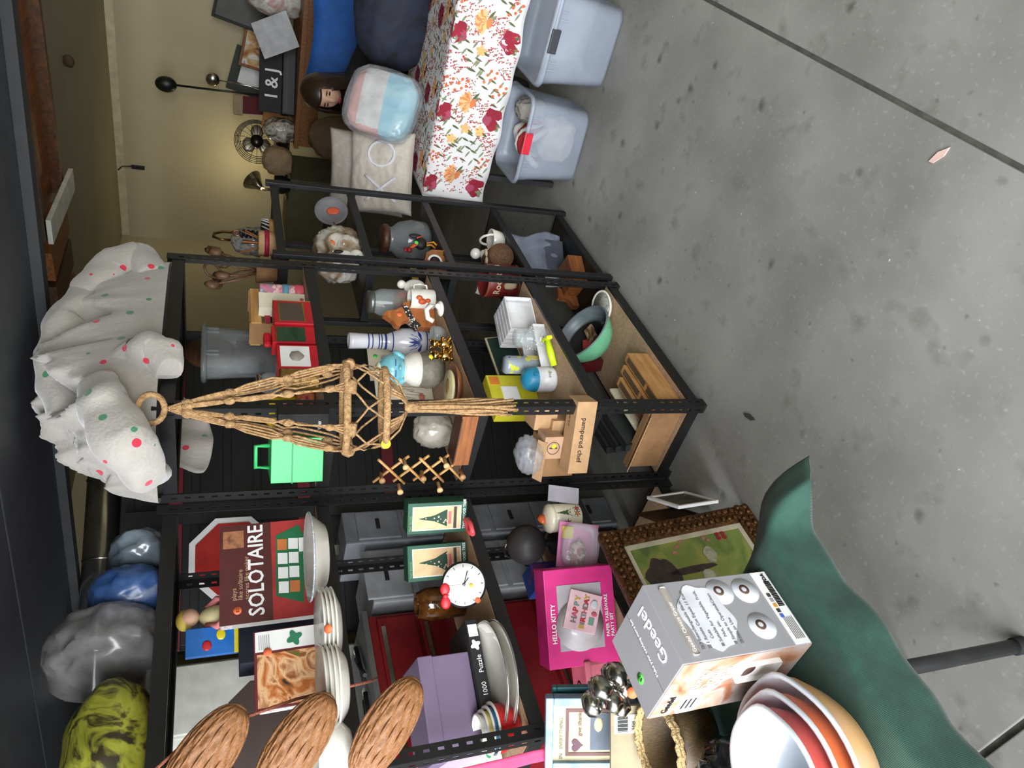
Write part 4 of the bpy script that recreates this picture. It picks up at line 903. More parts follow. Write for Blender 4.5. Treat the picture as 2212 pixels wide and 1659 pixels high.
bx(-.002, .162, -.002, .102, .11, .133, .006).o('lid', MC['pink_enamel'], tn)
for sx in (-1, 1): B().ball((.06+sx*.022, .05, .134), (.02, .016, .002), 2).o('bow_outline', BLKP, tn); B().ball((.06+sx*.022, .05, .1345), (.016, .012, .0022), 2).o('bow_loop', M('bow_pink', (230, 120, 150), .4), tn)
B().ball((.06, .05, .1345), (.009, .009, .003), 2).o('bow_knot', MC['bow_pink'], tn)
tp = T('toy_packet', 'pink doll toy sealed in a clear packet before the globe', 'toy', at(1290, 1165, Z=S4)+Vector((-.02, .02, .002)), rot=(R(-8), R(10), R(-40)))
bx(-.075, .075, 0, .004, 0, .14).o('backing_card', M('magenta_card', (206, 120, 170), .5), tp); B().ball((-.03, -.02, .075), (.045, .02, .028), 3, lumps(.3, 3, 2)).o('toy_body', patchy('toy_mix', [(216, 50, 110), (230, 210, 210), (120, 100, 96), (190, 60, 70)], 30), tp); bx(.02, .06, -.006, 0, .09, .13).o('yellow_tag', M('tag_yellow', (206, 190, 60), .6), tp)
pad(.15, .05, .13, 3, .05).o('blister', PLS, tp, (0, -.022, .003))
carton('white_carton', 'small white carton lying behind the pink party box', 'box', Vector((-.42, .60, S4+.001)), R(-40), .07, .06, .1, WHP)
tag(bx(-.03, .03, -.004, .004, 0, .11).o('paper_card', M('lilac_card', (176, 172, 182), .7), None, at(1256, 1060, Z=S4)+Vector((0.0, .03, .002)), (R(-12), R(16), R(-20))), 'pale lilac card standing behind the Christmas jar', 'card')
tag(bx(-.05, .05, -.05, .05, 0, .12, .003).o('cracker_box', patchy('blue_red_box', [(26, 50, 120), (26, 50, 120), (160, 40, 40)], 6), None, (-.20, .69, S4+.001), (0, 0, R(-10))), 'blue and red box in the shadow behind the Christmas jar', 'box')

# bags on the left rack top
CAMO = patchy('camo_fabric', [(46, 42, 24), (50, 46, 28), (150, 152, 50), (164, 166, 60), (60, 54, 30), (150, 150, 54)], 10, .45, 1.2)
cb = sack('camouflage_bag', 'yellow and olive camouflage fabric packed in clear plastic on rack top', 'bag', (-.68, .56, S1+.002), (.38, .34, .19), CAMO, .08, 2.2, 3, cr=False)
B().ball((-.02, -.13, .10), (.05, .03, .02), 3, lumps(.3, 2, 2)).o('red_patch', M('maroon_cloth', (120, 26, 44), .7), cb); B().ball((-.10, -.10, .15), (.05, .03, .018), 3, lumps(.3, 2, 4)).o('teal_patch', M('teal_cloth', (28, 100, 82), .7), cb)
sack('plastic_bag', 'smoky clear plastic bag heaped behind the camouflage bag', 'bag', (-.37, .58, S1+.002), (.18, .32, .25), M('grey_film', (128, 126, 126), .25, alpha=.75, spec=.8, var=.3, sc=8), .16, 2.4, 8)
sack('plastic_bag', 'blue and white cloth sealed in plastic between bags', 'bag', (-.23, .52, S1+.002), (.13, .2, .17), patchy('blue_white_cloth', [(40, 70, 120), (60, 90, 140), (170, 172, 176)], 4, .3), .14, 2.4, 2)
sack('plastic_bag', 'slate blue padded pouch leaning at the rack post', 'bag', (-.085, .55, S1+.002), (.13, .24, .14), M('slate_film', (120, 132, 142), .2, spec=.8, var=.3, sc=9), .14, 2.2, 5)

# ================================================================== right rack top: dotted blanket
BLK_DOT = dotted('dotted_fleece', (178, 172, 165), [(200, 40, 66), (206, 46, 70), (60, 130, 90), (206, 46, 70), (60, 130, 90)], 15, .17, .95, .25, .5)
bl = T('fleece_blanket', 'white fleece blanket with red and green dots heaped on rack top', 'blanket', (0, 0, 0))
def bprof(x):
    q = abs((x-.39)/.49)
    return .33*max(0, 1-q**3.2)*(.9+.1*math.sin(x*7))
def blan(a, c):
    x = -.10+.98*a; qx = abs((x-.39)/.49); y = .18+(c-.5)*.44*(1-.62*min(1, qx)**5)
    ed = max(0, 1-abs(2*c-1)**4)**.5
    wx = x+.05*fb(x, y, 1, 5); wy = y+.05*fb(x, y, 9, 5)
    fold = 1-abs(noise.noise(Vector((wx*8, wy*6, 2))))*1.9-abs(noise.noise(Vector((wx*15, wy*11, 5))))*.5
    h = bprof(x)*ed*(.60+.40*fold)+.04*ed*min(1, bprof(x)*6)*(1-2*abs(noise.noise(Vector((wx*11+wy*6, wy*5-wx*3, 8)))))+.012*fb(x, y, 5, 22)*ed*min(1, bprof(x)*6)
    return Vector((x, y, S1+.003+max(0, h)))
B().grid(150, 60, blan).o('heap', BLK_DOT, bl)
def roll(pts, r_, nm='fold', seed=0):
    b = B(); n = len(pts)*8
    P_ = []
    for i in range(n):
        t = i/(n-1)*(len(pts)-1); k = min(int(t), len(pts)-2); f = t-k; P_.append(Vector(pts[k]).lerp(Vector(pts[k+1]), f*f*(3-2*f)))
    b.tube(P_, r_, 20, taper=lambda t: (.55+.45*math.sin(PI*min(1, max(0, t*.9+.05)))))
    for v in b.b.verts: v.co += Vector((noise.noise(v.co*14+Vector((seed, 0, 0))), noise.noise(v.co*14+Vector((0, seed+4, 0))), noise.noise(v.co*14+Vector((0, 0, seed+8)))))*.016
    return b.o(nm, BLK_DOT, bl)
roll([at(215, 830, Y=-.02), at(230, 880, Y=-.05), at(270, 960, Y=-.02), at(300, 1010, Y=.06), at(330, 1020, Y=.14)], .068, 'fold', 1)
roll([at(250, 790, Y=.02), at(300, 760, Y=-.03), at(345, 765, Y=-.05), at(365, 800, Y=-.045)], .06, 'fold', 2)
roll([at(180, 640, Y=.05), at(240, 590, Y=.03), at(300, 570, Y=.03), at(330, 600, Y=.0)], .075, 'fold', 3)
roll([at(140, 900, Y=.18), at(130, 800, Y=.12), at(150, 700, Y=.08), at(200, 620, Y=.05)], .07, 'fold', 4)
B().grid(20, 14, lambda a, c: Vector((.52-.36*a+.02*math.sin(c*5), .398+.012*math.sin(a*14+c*2)*c, S1+.02-(.10+.06*math.sin(a*2.6))*c))).o('hanging_end', BLK_DOT, bl, solid=.006)

# ================================================================== macrame plant hanger on the corner post
JUTE = M('jute_cord', (196, 158, 112), .9, c2=(142, 106, 66), sc=90, bump=.7, bsc=260)
mc = T('macrame_hanger', 'jute macrame plant hanger hanging from the rack corner post', 'plant hanger', (-.058, -.052, 0))
def zat(x): return at(x, 882, Y=-.05).z
E1 = Vector((RT.x, RT.y, 0)).normalized(); E2 = Vector((-FW.x, -FW.y, 0)).normalized()   # wide axis and axis out of the rack corner
zr, z1_, z2_, zk, ze = zat(345), zat(745), zat(830), zat(888), zat(1105)
def el(q, w_, d_, z, off=0): return E1*(w_*math.cos(q)+off)+E2*(d_*math.sin(q))+Vector((0, 0, z))
B().tube([E1*(.038*math.cos(q))+Vector((0, 0, zr+.02+.032*math.sin(q)))+E2*.004 for q in [i*2*PI/24 for i in range(24)]], .0085, 8, True).o('hanging_loop', JUTE, mc)
B().tube([el(q, .128, .045, z1_) for q in [i*2*PI/48 for i in range(48)]], .011, 8, True).o('upper_ring', JUTE, mc)
B().tube([el(q, .112, .042, z2_, .0) for q in [i*2*PI/48 for i in range(48)]], .011, 8, True).o('lower_ring', JUTE, mc)
qs = [R(8), R(62), R(118), R(172), R(215), R(325)]
for qi, q in enumerate(qs):
    b = B()
    for s_ in range(4):
        p0 = Vector((0, 0, zr-.012)); p1 = el(q+(s_-1.5)*.09, .128, .045, z1_)
        pts = []
        for i in range(15):
            t = i/14; sp = math.sin(PI*t)**.5*.006*(s_-1.5)*(.4+.6*t)
            kn = 1-.85*max(0, math.cos((t-.33)*30))*(abs(t-.33) < .05)-.85*max(0, math.cos((t-.66)*30))*(abs(t-.66) < .05)
            pts.append(p0.lerp(p1, t)+E1*sp*2.0*kn+E2*.012*math.sin(PI*t))
        b.tube(pts, .0033, 5)
    for t in (.12, .34, .66, .9): b.ball(Vector((0, 0, zr-.012)).lerp(el(q, .128, .045, z1_), t)+E2*.012*math.sin(PI*t), (.011, .011, .016), 2, lumps(.25, 3, qi+t))
    b.o('cord_bundle', JUTE, mc)
    b = B(); b.tube([el(q+d_, .128, .045, z1_-.013+.0*d_+.001*i) for i, d_ in enumerate((-.16, -.08, 0, .08, .16))], .016, 8); b.o('ring_wrap', JUTE, mc)
    for dq in (-1, 1):
        q2 = q+dq*R(27); pm = el(q2, .126, .048, (z1_+z2_)/2); B().tube([el(q, .128, .046, z1_-.008), el(q, .128, .046, z1_).lerp(pm, .5)+Vector((0, 0, -.006)), pm, pm.lerp(el(q2+dq*R(20), .112, .042, z2_), .5), el(q2+dq*R(20), .112, .042, z2_)], .0036, 5).o('net_cord', JUTE, mc)
    b = B()
    for s_ in range(3): b.tube([el(q+(s_-1)*.1, .112, .042, z2_), el(q+(s_-1)*.1, .07, .03, (z2_+zk)/2-.004), Vector((0, 0, zk+.005))], .0034, 5)
    b.o('gather_cord', JUTE, mc)
cyl(.017, zk-.02, zk+.02, 16).o('knot_wrap', JUTE, mc)
b = B()
for i in range(22):
    q = i*2.4; r_ = .015*math.sqrt((i+.5)/22); pts = [Vector((r_*math.cos(q), r_*math.sin(q), zk-.015))+(E1*.0) + E1*(.006*math.sin(t*5+i))*t+Vector((r_*.9*math.cos(q)*t, r_*.9*math.sin(q)*t, -(zk-ze)*(t*(.93+.07*math.sin(i*1.7))))) for t in [k/8 for k in range(9)]]
    b.tube(pts, .0042, 5)
b.o('tassel', JUTE, mc)
sticker(mc, YES, 0, 0, .014, loc=el(R(160), .112, .042, z2_)+E2*.012, rot=(R(80), 0, R(-52)))

# ================================================================== right rack, second shelf
XR = M('xmas_red', (190, 24, 40), .4)
def small_box(name, label, a, c, Z, dp, h, mat, **k): P, rz, wd = span(a, c, Z); return carton(name, label, 'box', P, rz, wd, dp, h, mat, **k), wd
bsk = T('ribbon_crate', 'small wooden crate with red ribbon and wire mesh on second shelf', 'crate', (.70, .165, S2+.001), R(-6))
for i in range(4): bx(-.09, .09, -.05+.027*i, -.03+.027*i, 0, .008).o('slat', WDL, bsk)
for z in (.02, .15): bx(-.095, .095, -.056, -.05, z, z+.035).o('slat', WDL, bsk); bx(-.095, .095, .05, .056, z, z+.035).o('slat', WDL, bsk)
for a in (-.095, .09): bx(a, a+.006, -.05, .05, .0, .19).o('end_panel', CARD2, bsk)
bx(-.098, .098, -.0585, -.0565, .12, .14).o('ribbon', M('plum_ribbon', (150, 20, 50), .6), bsk)
c1 = T('candle_can', 'tall pink and red printed gift can by the rack post', 'can', (.742, .085, S2+.001))
B().lathe([(0, 0), (.032, 0), (.034, .004), (.034, .15), (.032, .154), (0, .154)], 32).o('can', patchy('gift_print', [(210, 60, 76), (236, 220, 214), (226, 110, 130), (110, 160, 190), (236, 226, 220)], 26, .4), c1); B().lathe([(.035, 0), (.036, .001), (.036, .03), (.035, .031)], 32).o('pink_base', M('candy_pink', (230, 96, 116), .4), c1); B().lathe([(.035, .052), (.0355, .052), (.0355, .075), (.035, .075)], 32).o('blue_band', M('sky_print', (110, 170, 200), .5), c1)
fbag = T('gift_bag', 'cream floral paper gift bag beside the pink can', 'bag', (.665, .085, S2+.001), R(-16))
B().prism([(-.035, 0), (.035, 0), (.036, .16), (-.036, .16)], .05, 'y', (0, -.025, 0)).o('bag', dotted('floral_bag', (222, 214, 190), [(190, 90, 110), (222, 214, 190), (120, 130, 100)], 30, .3), fbag)
gbx, wd = small_box('gift_box', 'red boxed ornament with clear window and yellow end', (678, 700), (670, 652), S2, .06, .125, XR)
panel(gbx, 'window', .015, wd-.015, .03, .105, M('dark_window', (66, 50, 48), .15, spec=.9)); bx(wd, wd+.002, 0, .06, 0, .125).o('yellow_end', M('olive_gold', (170, 160, 86), .5), gbx)
for (x0, x1, z0, z1) in ((.012, wd-.012, .105, .11), (.012, wd-.012, .025, .03)): panel(gbx, 'gold_trim', x0, x1, z0, z1, GLD, -.001, .001)
rx, wd = small_box('gift_box', 'red and dark green Christmas carton with handle cutouts', (682, 742), (678, 706), S2, .06, .135, XR)
panel(rx, 'green_print', .006, wd-.006, .03, .12, patchy('holly_print', [(20, 50, 30), (30, 66, 40), (90, 30, 30)], 20)); panel(rx, 'gold_trim', .004, wd-.004, .122, .126, GLD); bx(.01, wd-.01, .02, .04, .135, .16, .01).o('handle', XR, rx)
rl, wd = small_box('ornament_box', 'red ornament box with white label of a silver bell', (690, 796), (684, 746), S2, .07, .125, XR)
for (x0, x1) in ((.008, wd-.008),): panel(rl, 'label', x0, x1, .025, .115, WHP); B().lathe([(0, 0), (.012, 0), (.026, .02), (.024, .04), (.008, .052), (0, .056)], 20).o('printed_bell', M('bell_grey', (150, 140, 130), .5), rl, (wd/2, .012, .04))
bx(-.0015, .0005, .01, .06, .045, .11).o('side_label', WHP, rl); text(rl, 'bell', 0, 0, .02, WHP, rot=(PI/2, 0, -PI/2), loc=(-.002, .055, .015))
def glass_jar(name, label, P, r_, h, fill=None, lid=SIL, cat='jar'):
    t = T(name, label, cat, P)
    B().lathe([(0, 0), (r_*.9, 0), (r_, .006), (r_, h*.78), (r_*.75, h*.9), (r_*.75, h*.94)], 32).o('glass', GLS, t)
    if lid: B().lathe([(r_*.8, h*.9), (r_*.82, h*.91), (r_*.82, h), (0, h+.001)], 32).o('lid', lid, t)
    if fill: B().lathe([(0, .004), (r_*.88, .004), (r_*.94, .01), (r_*.94, h*.5), (0, h*.55)], 24, wob=lambda a, z: .97+.03*math.sin(a*9+z*200)).o('contents', fill, t)
    return t
glass_jar('glass_jar', 'clear glass jar with silver screw lid behind red boxes', (.43, .26, S2+.001), .04, .17)
glass_jar('glass_jar', 'squat clear jar next to the silver lidded jar', (.36, .21, S2+.001), .034, .12, None, None)
gtin = T('gold_tin', 'gold round tin with embossed band and yellow sticker', 'tin', at(694, 812, Z=S2)+Vector((.03, .04, .001))); B().lathe([(0, 0), (.034, 0), (.036, .004), (.035, .008), (.035, .11), (.037, .114), (.035, .12), (0, .122)], 36).o('tin', M('antique_gold', (166, 130, 70), .35, .8, var=.25, sc=40, bump=.4), gtin)
sticker(gtin, YES, 0, 0, .012, loc=(-.026, -.026, .09), rot=(PI/2, 0, R(-45)))
yb = T('candy_pouch', 'bright yellow candy pouch with red seal behind gold tin', 'pouch', (.21, .2, S2+.001), R(-30)); pad(.1, .05, .16, 4, .08).o('pouch', M('yellow_foil', (226, 196, 30), .3, var=.2), yb); bx(-.03, .03, -.028, -.02, .05, .1).o('label', M('pink_label', (206, 150, 170), .5), yb); cyl(.018, 0, .003, 20).o('seal', RED, yb, (0, -.028, .08), (PI/2, 0, 0)); pad(.09, .05, .06, 7, .1).o('wrapped_sweets', patchy('sweets', [(120, 40, 70), (190, 110, 60), (60, 30, 50)], 40, .2), yb, (.04, -.05, 0))
gl, wd = small_box('lunch_box', 'bright green plastic lunch box with handle on second shelf', (697, 1040), (700, 945), S2, .14, .15, M('lunch_green', (64, 190, 110), .4, var=.03))
bx(-.002, wd+.002, -.002, .142, .088, .092).o('lid_seam', M('seam_green', (40, 140, 84), .5), gl); B().tube([(.03, .07, .15), (.03, .07, .19), (wd-.04, .07, .19), (wd-.04, .07, .15)], .007).o('handle', M('lunch_green'), gl)
pn, wd = small_box('phone_box', 'slim black box with silver print right of lunch box', (707, 935), (712, 895), S2, .04, .14, BLKP)
text(pn, 'VIEW', wd*.2, .02, .014, WHP, -.002)
cl2 = tote('storage_bin', 'small clear plastic shoebox bin at the back of second shelf', Vector((.66, .305, S2+.002)), R(-4), .24, .11, .34, False, None, M('smoke_plastic', (150, 156, 158), .2, alpha=.35, spec=.8))
ply = T('wood_plaque', 'round brown plaque leaning inside the clear shoebox bin', 'plaque', (.67, .30, S2+.01)); B().lathe([(0, 0), (.09, 0), (.09, .012), (0, .012)], 28).o('disc', WDD, ply, (0, .02, .31), (PI/2, 0, 0)); bx(-.06, .06, .0, .015, 0, .22).o('post', WDD, ply)

# ================================================================== right rack, third shelf
cj = glass_jar('candy_jar', 'clear jar of orange and red sweets by the black post', (.77, .12, S3+.001), .055, .23, patchy('candies', [(190, 90, 40), (160, 36, 60), (110, 100, 40), (206, 120, 60)], 30, .3), M('jar_lid', (120, 120, 116), .3, .6))
bn = T('ceramic_hen', 'white ceramic hen figurine in front of candy jar', 'figurine', (.80, .06, S3+.001)); B().ball((0, 0, .045), (.026, .034, .045), 3).o('body', WHT, bn); B().ball((0, -.01, .1), (.016, .018, .018), 3).o('head', WHT, bn)
mg = T('coffee_mug', 'white mug with orange butterfly print on third shelf', 'mug', at(940, 618, Z=S3)+Vector((-.02, .05, .001)), R(-30)); B().lathe([(0, 0), (.036, 0), (.039, .004), (.039, .095), (.036, .097), (.034, .09), (.033, .008), (0, .008)], 36).o('cup', WHT, mg); B().tube([(.037, 0, .075), (.06, 0, .075), (.066, 0, .05), (.06, 0, .025), (.037, 0, .022)], .005, 8).o('handle', WHT, mg)
b = B()
for (da, dz, s_) in ((0, 0, 1), (.35, .012, .8), (.1, -.022, .7)): b.ball((.0385*math.cos(R(-130)+da), .0385*math.sin(R(-130)+da), .055+dz), (.012*s_, .012*s_, .017*s_), 2)
b.o('butterfly_print', M('orange_print', (214, 96, 50), .5), mg)
def silhouette(name, label, P, rz, poly, th, mat, cat, sc=1, **k):
    t = T(name, label, cat, P, rz); B().prism([(x*sc, z*sc) for x, z in poly], th, 'y', (0, -th/2, 0)).o('body', mat, t); return t
COW = [(-.05, 0), (.055, 0), (.06, .03), (.058, .10), (.05, .12), (.035, .125), (.02, .15), (.012, .19), (.0, .2), (-.012, .185), (-.022, .17), (-.045, .155), (-.05, .14), (-.03, .13), (-.02, .11), (-.03, .09), (-.05, .07)]
cw = silhouette('wooden_animal', 'carved brown wooden animal with striped scarf on third shelf', at(945, 662, Z=S3)+Vector((.01, .06, .001)), R(-30), COW, .035, wood('toffee_wood', (176, 104, 50), (140, 78, 34)), 'figurine')
B().prism([(-.052, .075), (-.02, .105), (.02, .12), (.036, .128), (.04, .11), (.02, .098), (-.012, .085), (-.045, .058)], .041, 'y', (0, -.0205, 0)).o('scarf', dotted('zebra_cloth', (40, 36, 34), [(220, 216, 210), (40, 36, 34)], 130, .4), cw); sticker(cw, ORS, 0, .14, .01, -.019)
hk = T('scroll_mug', 'cream ceramic scroll handle mug lying near the carved animal', 'mug', at(965, 655, Z=S3)+Vector((.0, .035, .001)), R(-40)); B().tube([(0, 0, .012), (.02, 0, .03), (.02, 0, .055), (-.0, 0, .07), (-.03, 0, .065), (-.04, 0, .045)], .01, 10).o('scroll', WHT, hk); B().ball((.01, .005, .014), (.03, .02, .013), 3).o('foot', WHT, hk)
cnd = T('white_candle', 'white pillar candle jar behind the carved animal', 'candle', (.62, .2, S3+.001)); B().lathe([(0, 0), (.034, 0), (.036, .02), (.03, .08), (.034, .1), (0, .104)], 28).o('jar', WHT, cnd)
vs = T('blue_vase', 'tall white stoneware bottle vase with blue painted leaves', 'vase', at(925, 722, Z=S3)+Vector((-.03, .02, .001)), R(0))
STW = M('stoneware', (216, 216, 222), .2, coat=.4, var=.03); COB = M('cobalt', (40, 60, 140), .3)
B().lathe([(0, 0), (.04, 0), (.052, .01), (.058, .06), (.054, .11), (.038, .15), (.03, .17), (.028, .22), (.031, .30), (.031, .315), (.025, .315), (.024, .2), (0, .19)], 40).o('body', STW, vs)
for (z, r_, h_) in ((.018, .0545, .004), (.148, .0395, .004), (.172, .0305, .008), (.19, .0297, .004), (.2, .0293, .004), (.24, .0296, .005), (.225, .029, .004)): B().lathe([(r_, z), (r_+.0008, z), (r_+.0008, z+h_), (r_, z+h_)], 36).o('blue_band', COB, vs)
b = B()
va = math.atan2(CAM.y-.2, CAM.x-.64)
for i in range(9):
    a = R(-72+18*i); L_ = .06
    for kk in range(1):
        pts = []
        for (l, w_) in ((.1, 0), (.5, .09), (1, 0), (.5, -.09)):
            da = (math.sin(a)*l*L_+math.cos(a)*w_*L_)/.056; z = .04+(math.cos(a)*l*L_-math.sin(a)*w_*L_)
            rr_ = .0555+.003*min(1, max(0, (z-.01)/.05)) if z < .06 else .0585-.0045*((z-.06)/.05) if z < .11 else .054-.016*(z-.11)/.04
            pts.append(b.b.verts.new(Vector(((rr_+.0012)*math.cos(va+da), (rr_+.0012)*math.sin(va+da), z))))
        b.b.faces.new(pts)
b.o('painted_leaves', COB, vs)
for i, (dx, lab) in enumerate(((0, 'cream sketch print card leaning behind the blue vase'), (-.16, 'cream sketch print card behind the blue figurine'))):
    t = carton('art_card', lab, 'card', Vector((.56+dx*1.2, .34, S3+.001)), R(-20), .15, .006, .22, M('cream_card', (214, 204, 180), .8), lean=R(-3), bev=.0005, group='sketch cards on third shelf')
    b = B()
    for k in range(7): b.tube([(.03+.012*k, -.001, .03+.02*(k % 3)), (.05+.01*k, -.001, .1+.015*(k % 4))], .0008, 4)
    b.o('sketch_lines', M('sepia', (110, 84, 66), .8), t); B().ball((.06, 0, .045), (.02, .001, .012), 2).o('sketch_figure', M('sketch_red', (196, 120, 96), .8), t); sticker(t, GRS, .11, .19, .009, -.001)
tag(bx(-.03, .03, -.002, .002, 0, .17).o('christmas_card', patchy('xmas_card', [(200, 40, 40), (206, 46, 44), (60, 130, 70)], 25), None, (.615, .30, S3+.001), (R(-6), 0, R(-20))), 'red and green Christmas card behind the vase', 'card')
gls = T('glass_bowl', 'cut glass candle bowl beside the gold bears', 'bowl', at(968, 708, Z=S3)+Vector((.02, .05, .001))); B().lathe([(0, 0), (.025, 0), (.035, .02), (.036, .045), (.032, .047), (.03, .02), (0, .008)], 24, wob=lambda a, z: 1+.04*math.sin(a*12)).o('bowl', GLS, gls)
br = T('gold_bears', 'shiny gold pair of bear figurines at the shelf edge', 'figurine', at(985, 738, Z=S3)+Vector((.01, .045, .001)), R(-35))
for sx in (-1, 1):
    b = B(); b.ball((sx*.022, 0, .028), (.02, .019, .028), 3); b.ball((sx*.022, -.006, .067), (.0165, .016, .016), 3); b.ball((sx*.022, -.022, .063), (.007, .006, .006), 2)
    for q in (-1, 1): b.ball((sx*.022+q*.013, 0, .08), .0055, 2); b.ball((sx*.022+q*.016, -.012, .012), (.009, .014, .009), 2); b.ball((sx*.022+q*.018, -.012, .038), (.007, .012, .007), 2)
    b.o('bear', M('polished_gold', (206, 166, 96), .12, 1), br)
sticker(br, YES, -.03, .085, .008, -.012)
fg = T('blue_figurine', 'pale blue sleeping animal head on a white and grey jar', 'figurine', at(962, 792, Z=S3)+Vector((.02, .03, .001)), R(-48))
B().lathe([(0, 0), (.04, 0), (.068, .03), (.072, .06), (.06, .09)], 36).o('grey_base', M('grey_stone', (120, 114, 98), .5, bump=.4), fg); B().lathe([(.06, .09), (.066, .095), (.06, .12), (.047, .14), (.05, .146), (0, .15)], 36).o('white_collar', WHT, fg)
AQ = M('aqua_glaze', (130, 206, 220), .3, coat=.3); B().ball((0, 0, .19), (.055, .05, .05), 3).o('head', AQ, fg)
for sx in (-1, 1): B().ball((sx*.05, 0, .165), (.014, .02, .026), 2, None, (0, sx*R(30), 0)).o('ear', AQ, fg); bx(-.012+sx*.02, .012+sx*.02, -.051, -.048, .186, .189).o('closed_eye', COB, fg)
B().ball((0, .005, .238), (.026, .024, .012), 3).o('topknot', M('pale_lemon', (220, 224, 190), .4), fg); B().ball((0, -.05, .172), (.01, .008, .007), 2).o('muzzle', AQ, fg)
wbk = T('wood_bowl', 'oval carved wooden tray with cream plaque on third shelf', 'tray', at(1000, 828, Z=S3)+Vector((.03, .04, .001)), R(-60)); B().lathe([(0, 0), (.05, 0), (.075, .025), (.07, .025), (.045, .006), (0, .006)], 36, sx=1.2).o('tray', WD1, wbk); B().lathe([(0, .026), (.05, .026), (.055, .032), (.05, .038), (0, .038)], 36, sx=1.1).o('cream_plaque', M('cream_resin', (222, 208, 160), .5), wbk); sticker(wbk, YES, 0, 0, .009, rot=(0, 0, 0), loc=(.01, .01, .0385))
B().ball((-.0, .0, .039), (.03, .02, .003), 2, lumps(.3, 4, 2)).o('relief', M('relief_brown', (150, 120, 70), .6), wbk)
wf, wd = small_box('wood_box', 'reddish brown wooden frame box along the rack side', (1012, 1005), (1035, 900), S3, .07, .055, WD1)
bx(.01, wd-.01, -.001, .071, .052, .056).o('inner_well', WDD, wf)
tag(sack('clear_bag', None, None, (.20, .28, S3+.001), (.12, .11, .12), M('milky_film', (206, 198, 182), .15, alpha=.7, spec=.9, var=.2), .16, 2.6, 4), 'crumpled clear bag of shells behind the peg rack', 'bag')
pg = T('peg_rack', 'expanding wooden accordion peg rack hanging on the rack side', 'peg rack', at(1005, 1010, X=-.025)+Vector((0, 0, 0)), rot=(0, 0, 0))
NP = 4; HGT = .27; DY = .115
for j in range(NP):
    for sg_ in (1, -1):
        z0 = j*HGT/NP*1.0; b = B()
        y0, y1 = (0, DY) if sg_ > 0 else (DY, 0)
        b.tube([(0.0+.006*sg_, -DY/2+y0, z0), (0.0+.006*sg_, -DY/2+y1, z0+HGT/NP*1.5)], .0055, 4); b.o('slat', WDL, pg)
for j in range(NP+1):
    for yy in ((-DY/2, DY/2) if j % 1 == 0 else (0,)):
        B().lathe([(0, 0), (.006, 0), (.006, .025), (.010, .03), (.010, .038), (0, .04)], 12).o('peg', M('peg_wood', (222, 176, 124), .5), pg, (-.01, yy*(1 if j % 2 else .0), .02+j*HGT/NP), (0, R(-90), 0))

# ================================================================== right rack, fourth shelf
wbs = Vector((.64, .10, S4+.001))
for i in range(5):
    t = T('plastic_basket', ('white plastic basket at the back end of the nested row', 'white plastic basket second from the back of the nested row', 'white plastic basket in the middle of the nested row', 'white plastic basket second from the snowman jar', 'white plastic basket of the nested row nearest the snowman jar')[i], 'basket', wbs+Vector((.010*(4-i), .027*(4-i)-.03, .003)), group='white nested plastic baskets', rot=(0, 0, R(-22)))
    b = B(); b.grid(10, 1, lambda a, c: Vector((-.075+.15*a, 0, 0+.0*c)) if False else Vector((-.075+.15*a, -.0+.002*c, .0+.115*c)))
    b.o('floor', M('white_plastic', (228, 228, 230), .35), t, solid=.003)
    for (x0, x1, y0, y1, z0, z1) in ((-.077, .077, -.022, 0, -.002, .002), (-.077, .077, -.022, 0, .113, .117), (-.079, -.075, -.022, 0, 0, .115), (.075, .079, -.022, 0, 0, .115)): bx(x0, x1, y0, y1, z0, z1).o('side', MC['white_plastic'], t)
wcr = T('plastic_basket', 'white basket with round holes lying under glass jars', 'basket', (.47, .13, S4+.001), R(-24))
b = B()
for i in range(8):
    for j in range(5): b.lathe([(.011, 0), (.0075, 0), (.0075, .003), (.011, .003)], 12, (-.08+.023*i, -.05+.023*j, .004))
b.o('hole_grid', MC['white_plastic'], wcr)
for (x0, x1, y0, y1) in ((-.095, .095, -.068, -.064), (-.095, .095, .06, .064), (-.095, -.091, -.064, .06), (.091, .095, -.064, .06)): bx(x0, x1, y0, y1, 0, .05).o('side', MC['white_plastic'], wcr)
gbd = carton('peg_board', 'dark green framed board with gold studs leaning on fourth shelf', 'board', Vector((.40, .285, S4+.001)), R(-6), .36, .012, .13, M('cream_edge', (196, 186, 150), .6), part='frame', lean=R(-10)); panel(gbd, 'green_felt', .008, .352, .008, .122, M('bottle_green', (22, 52, 40), .8))
for i in range(5): B().ball((.05+.06*i, -.002, .05+.02*(i % 3)), .003, 1).o('stud', GLD, gbd)
sticker(gbd, ORS, .14, .03, .01, -.002)
yx = carton('yellow_box', 'bright yellow carton behind the green studded board', 'box', Vector((.30, .30, S4+.001)), R(-10), .2, .05, .2, M('yellow_card', (214, 204, 50), .5)); panel(yx, 'white_patch', .06, .14, .08, .15, WHP); panel(yx, 'orange_patch', .15, .19, .15, .19, M('orange_card', (226, 130, 50), .5))
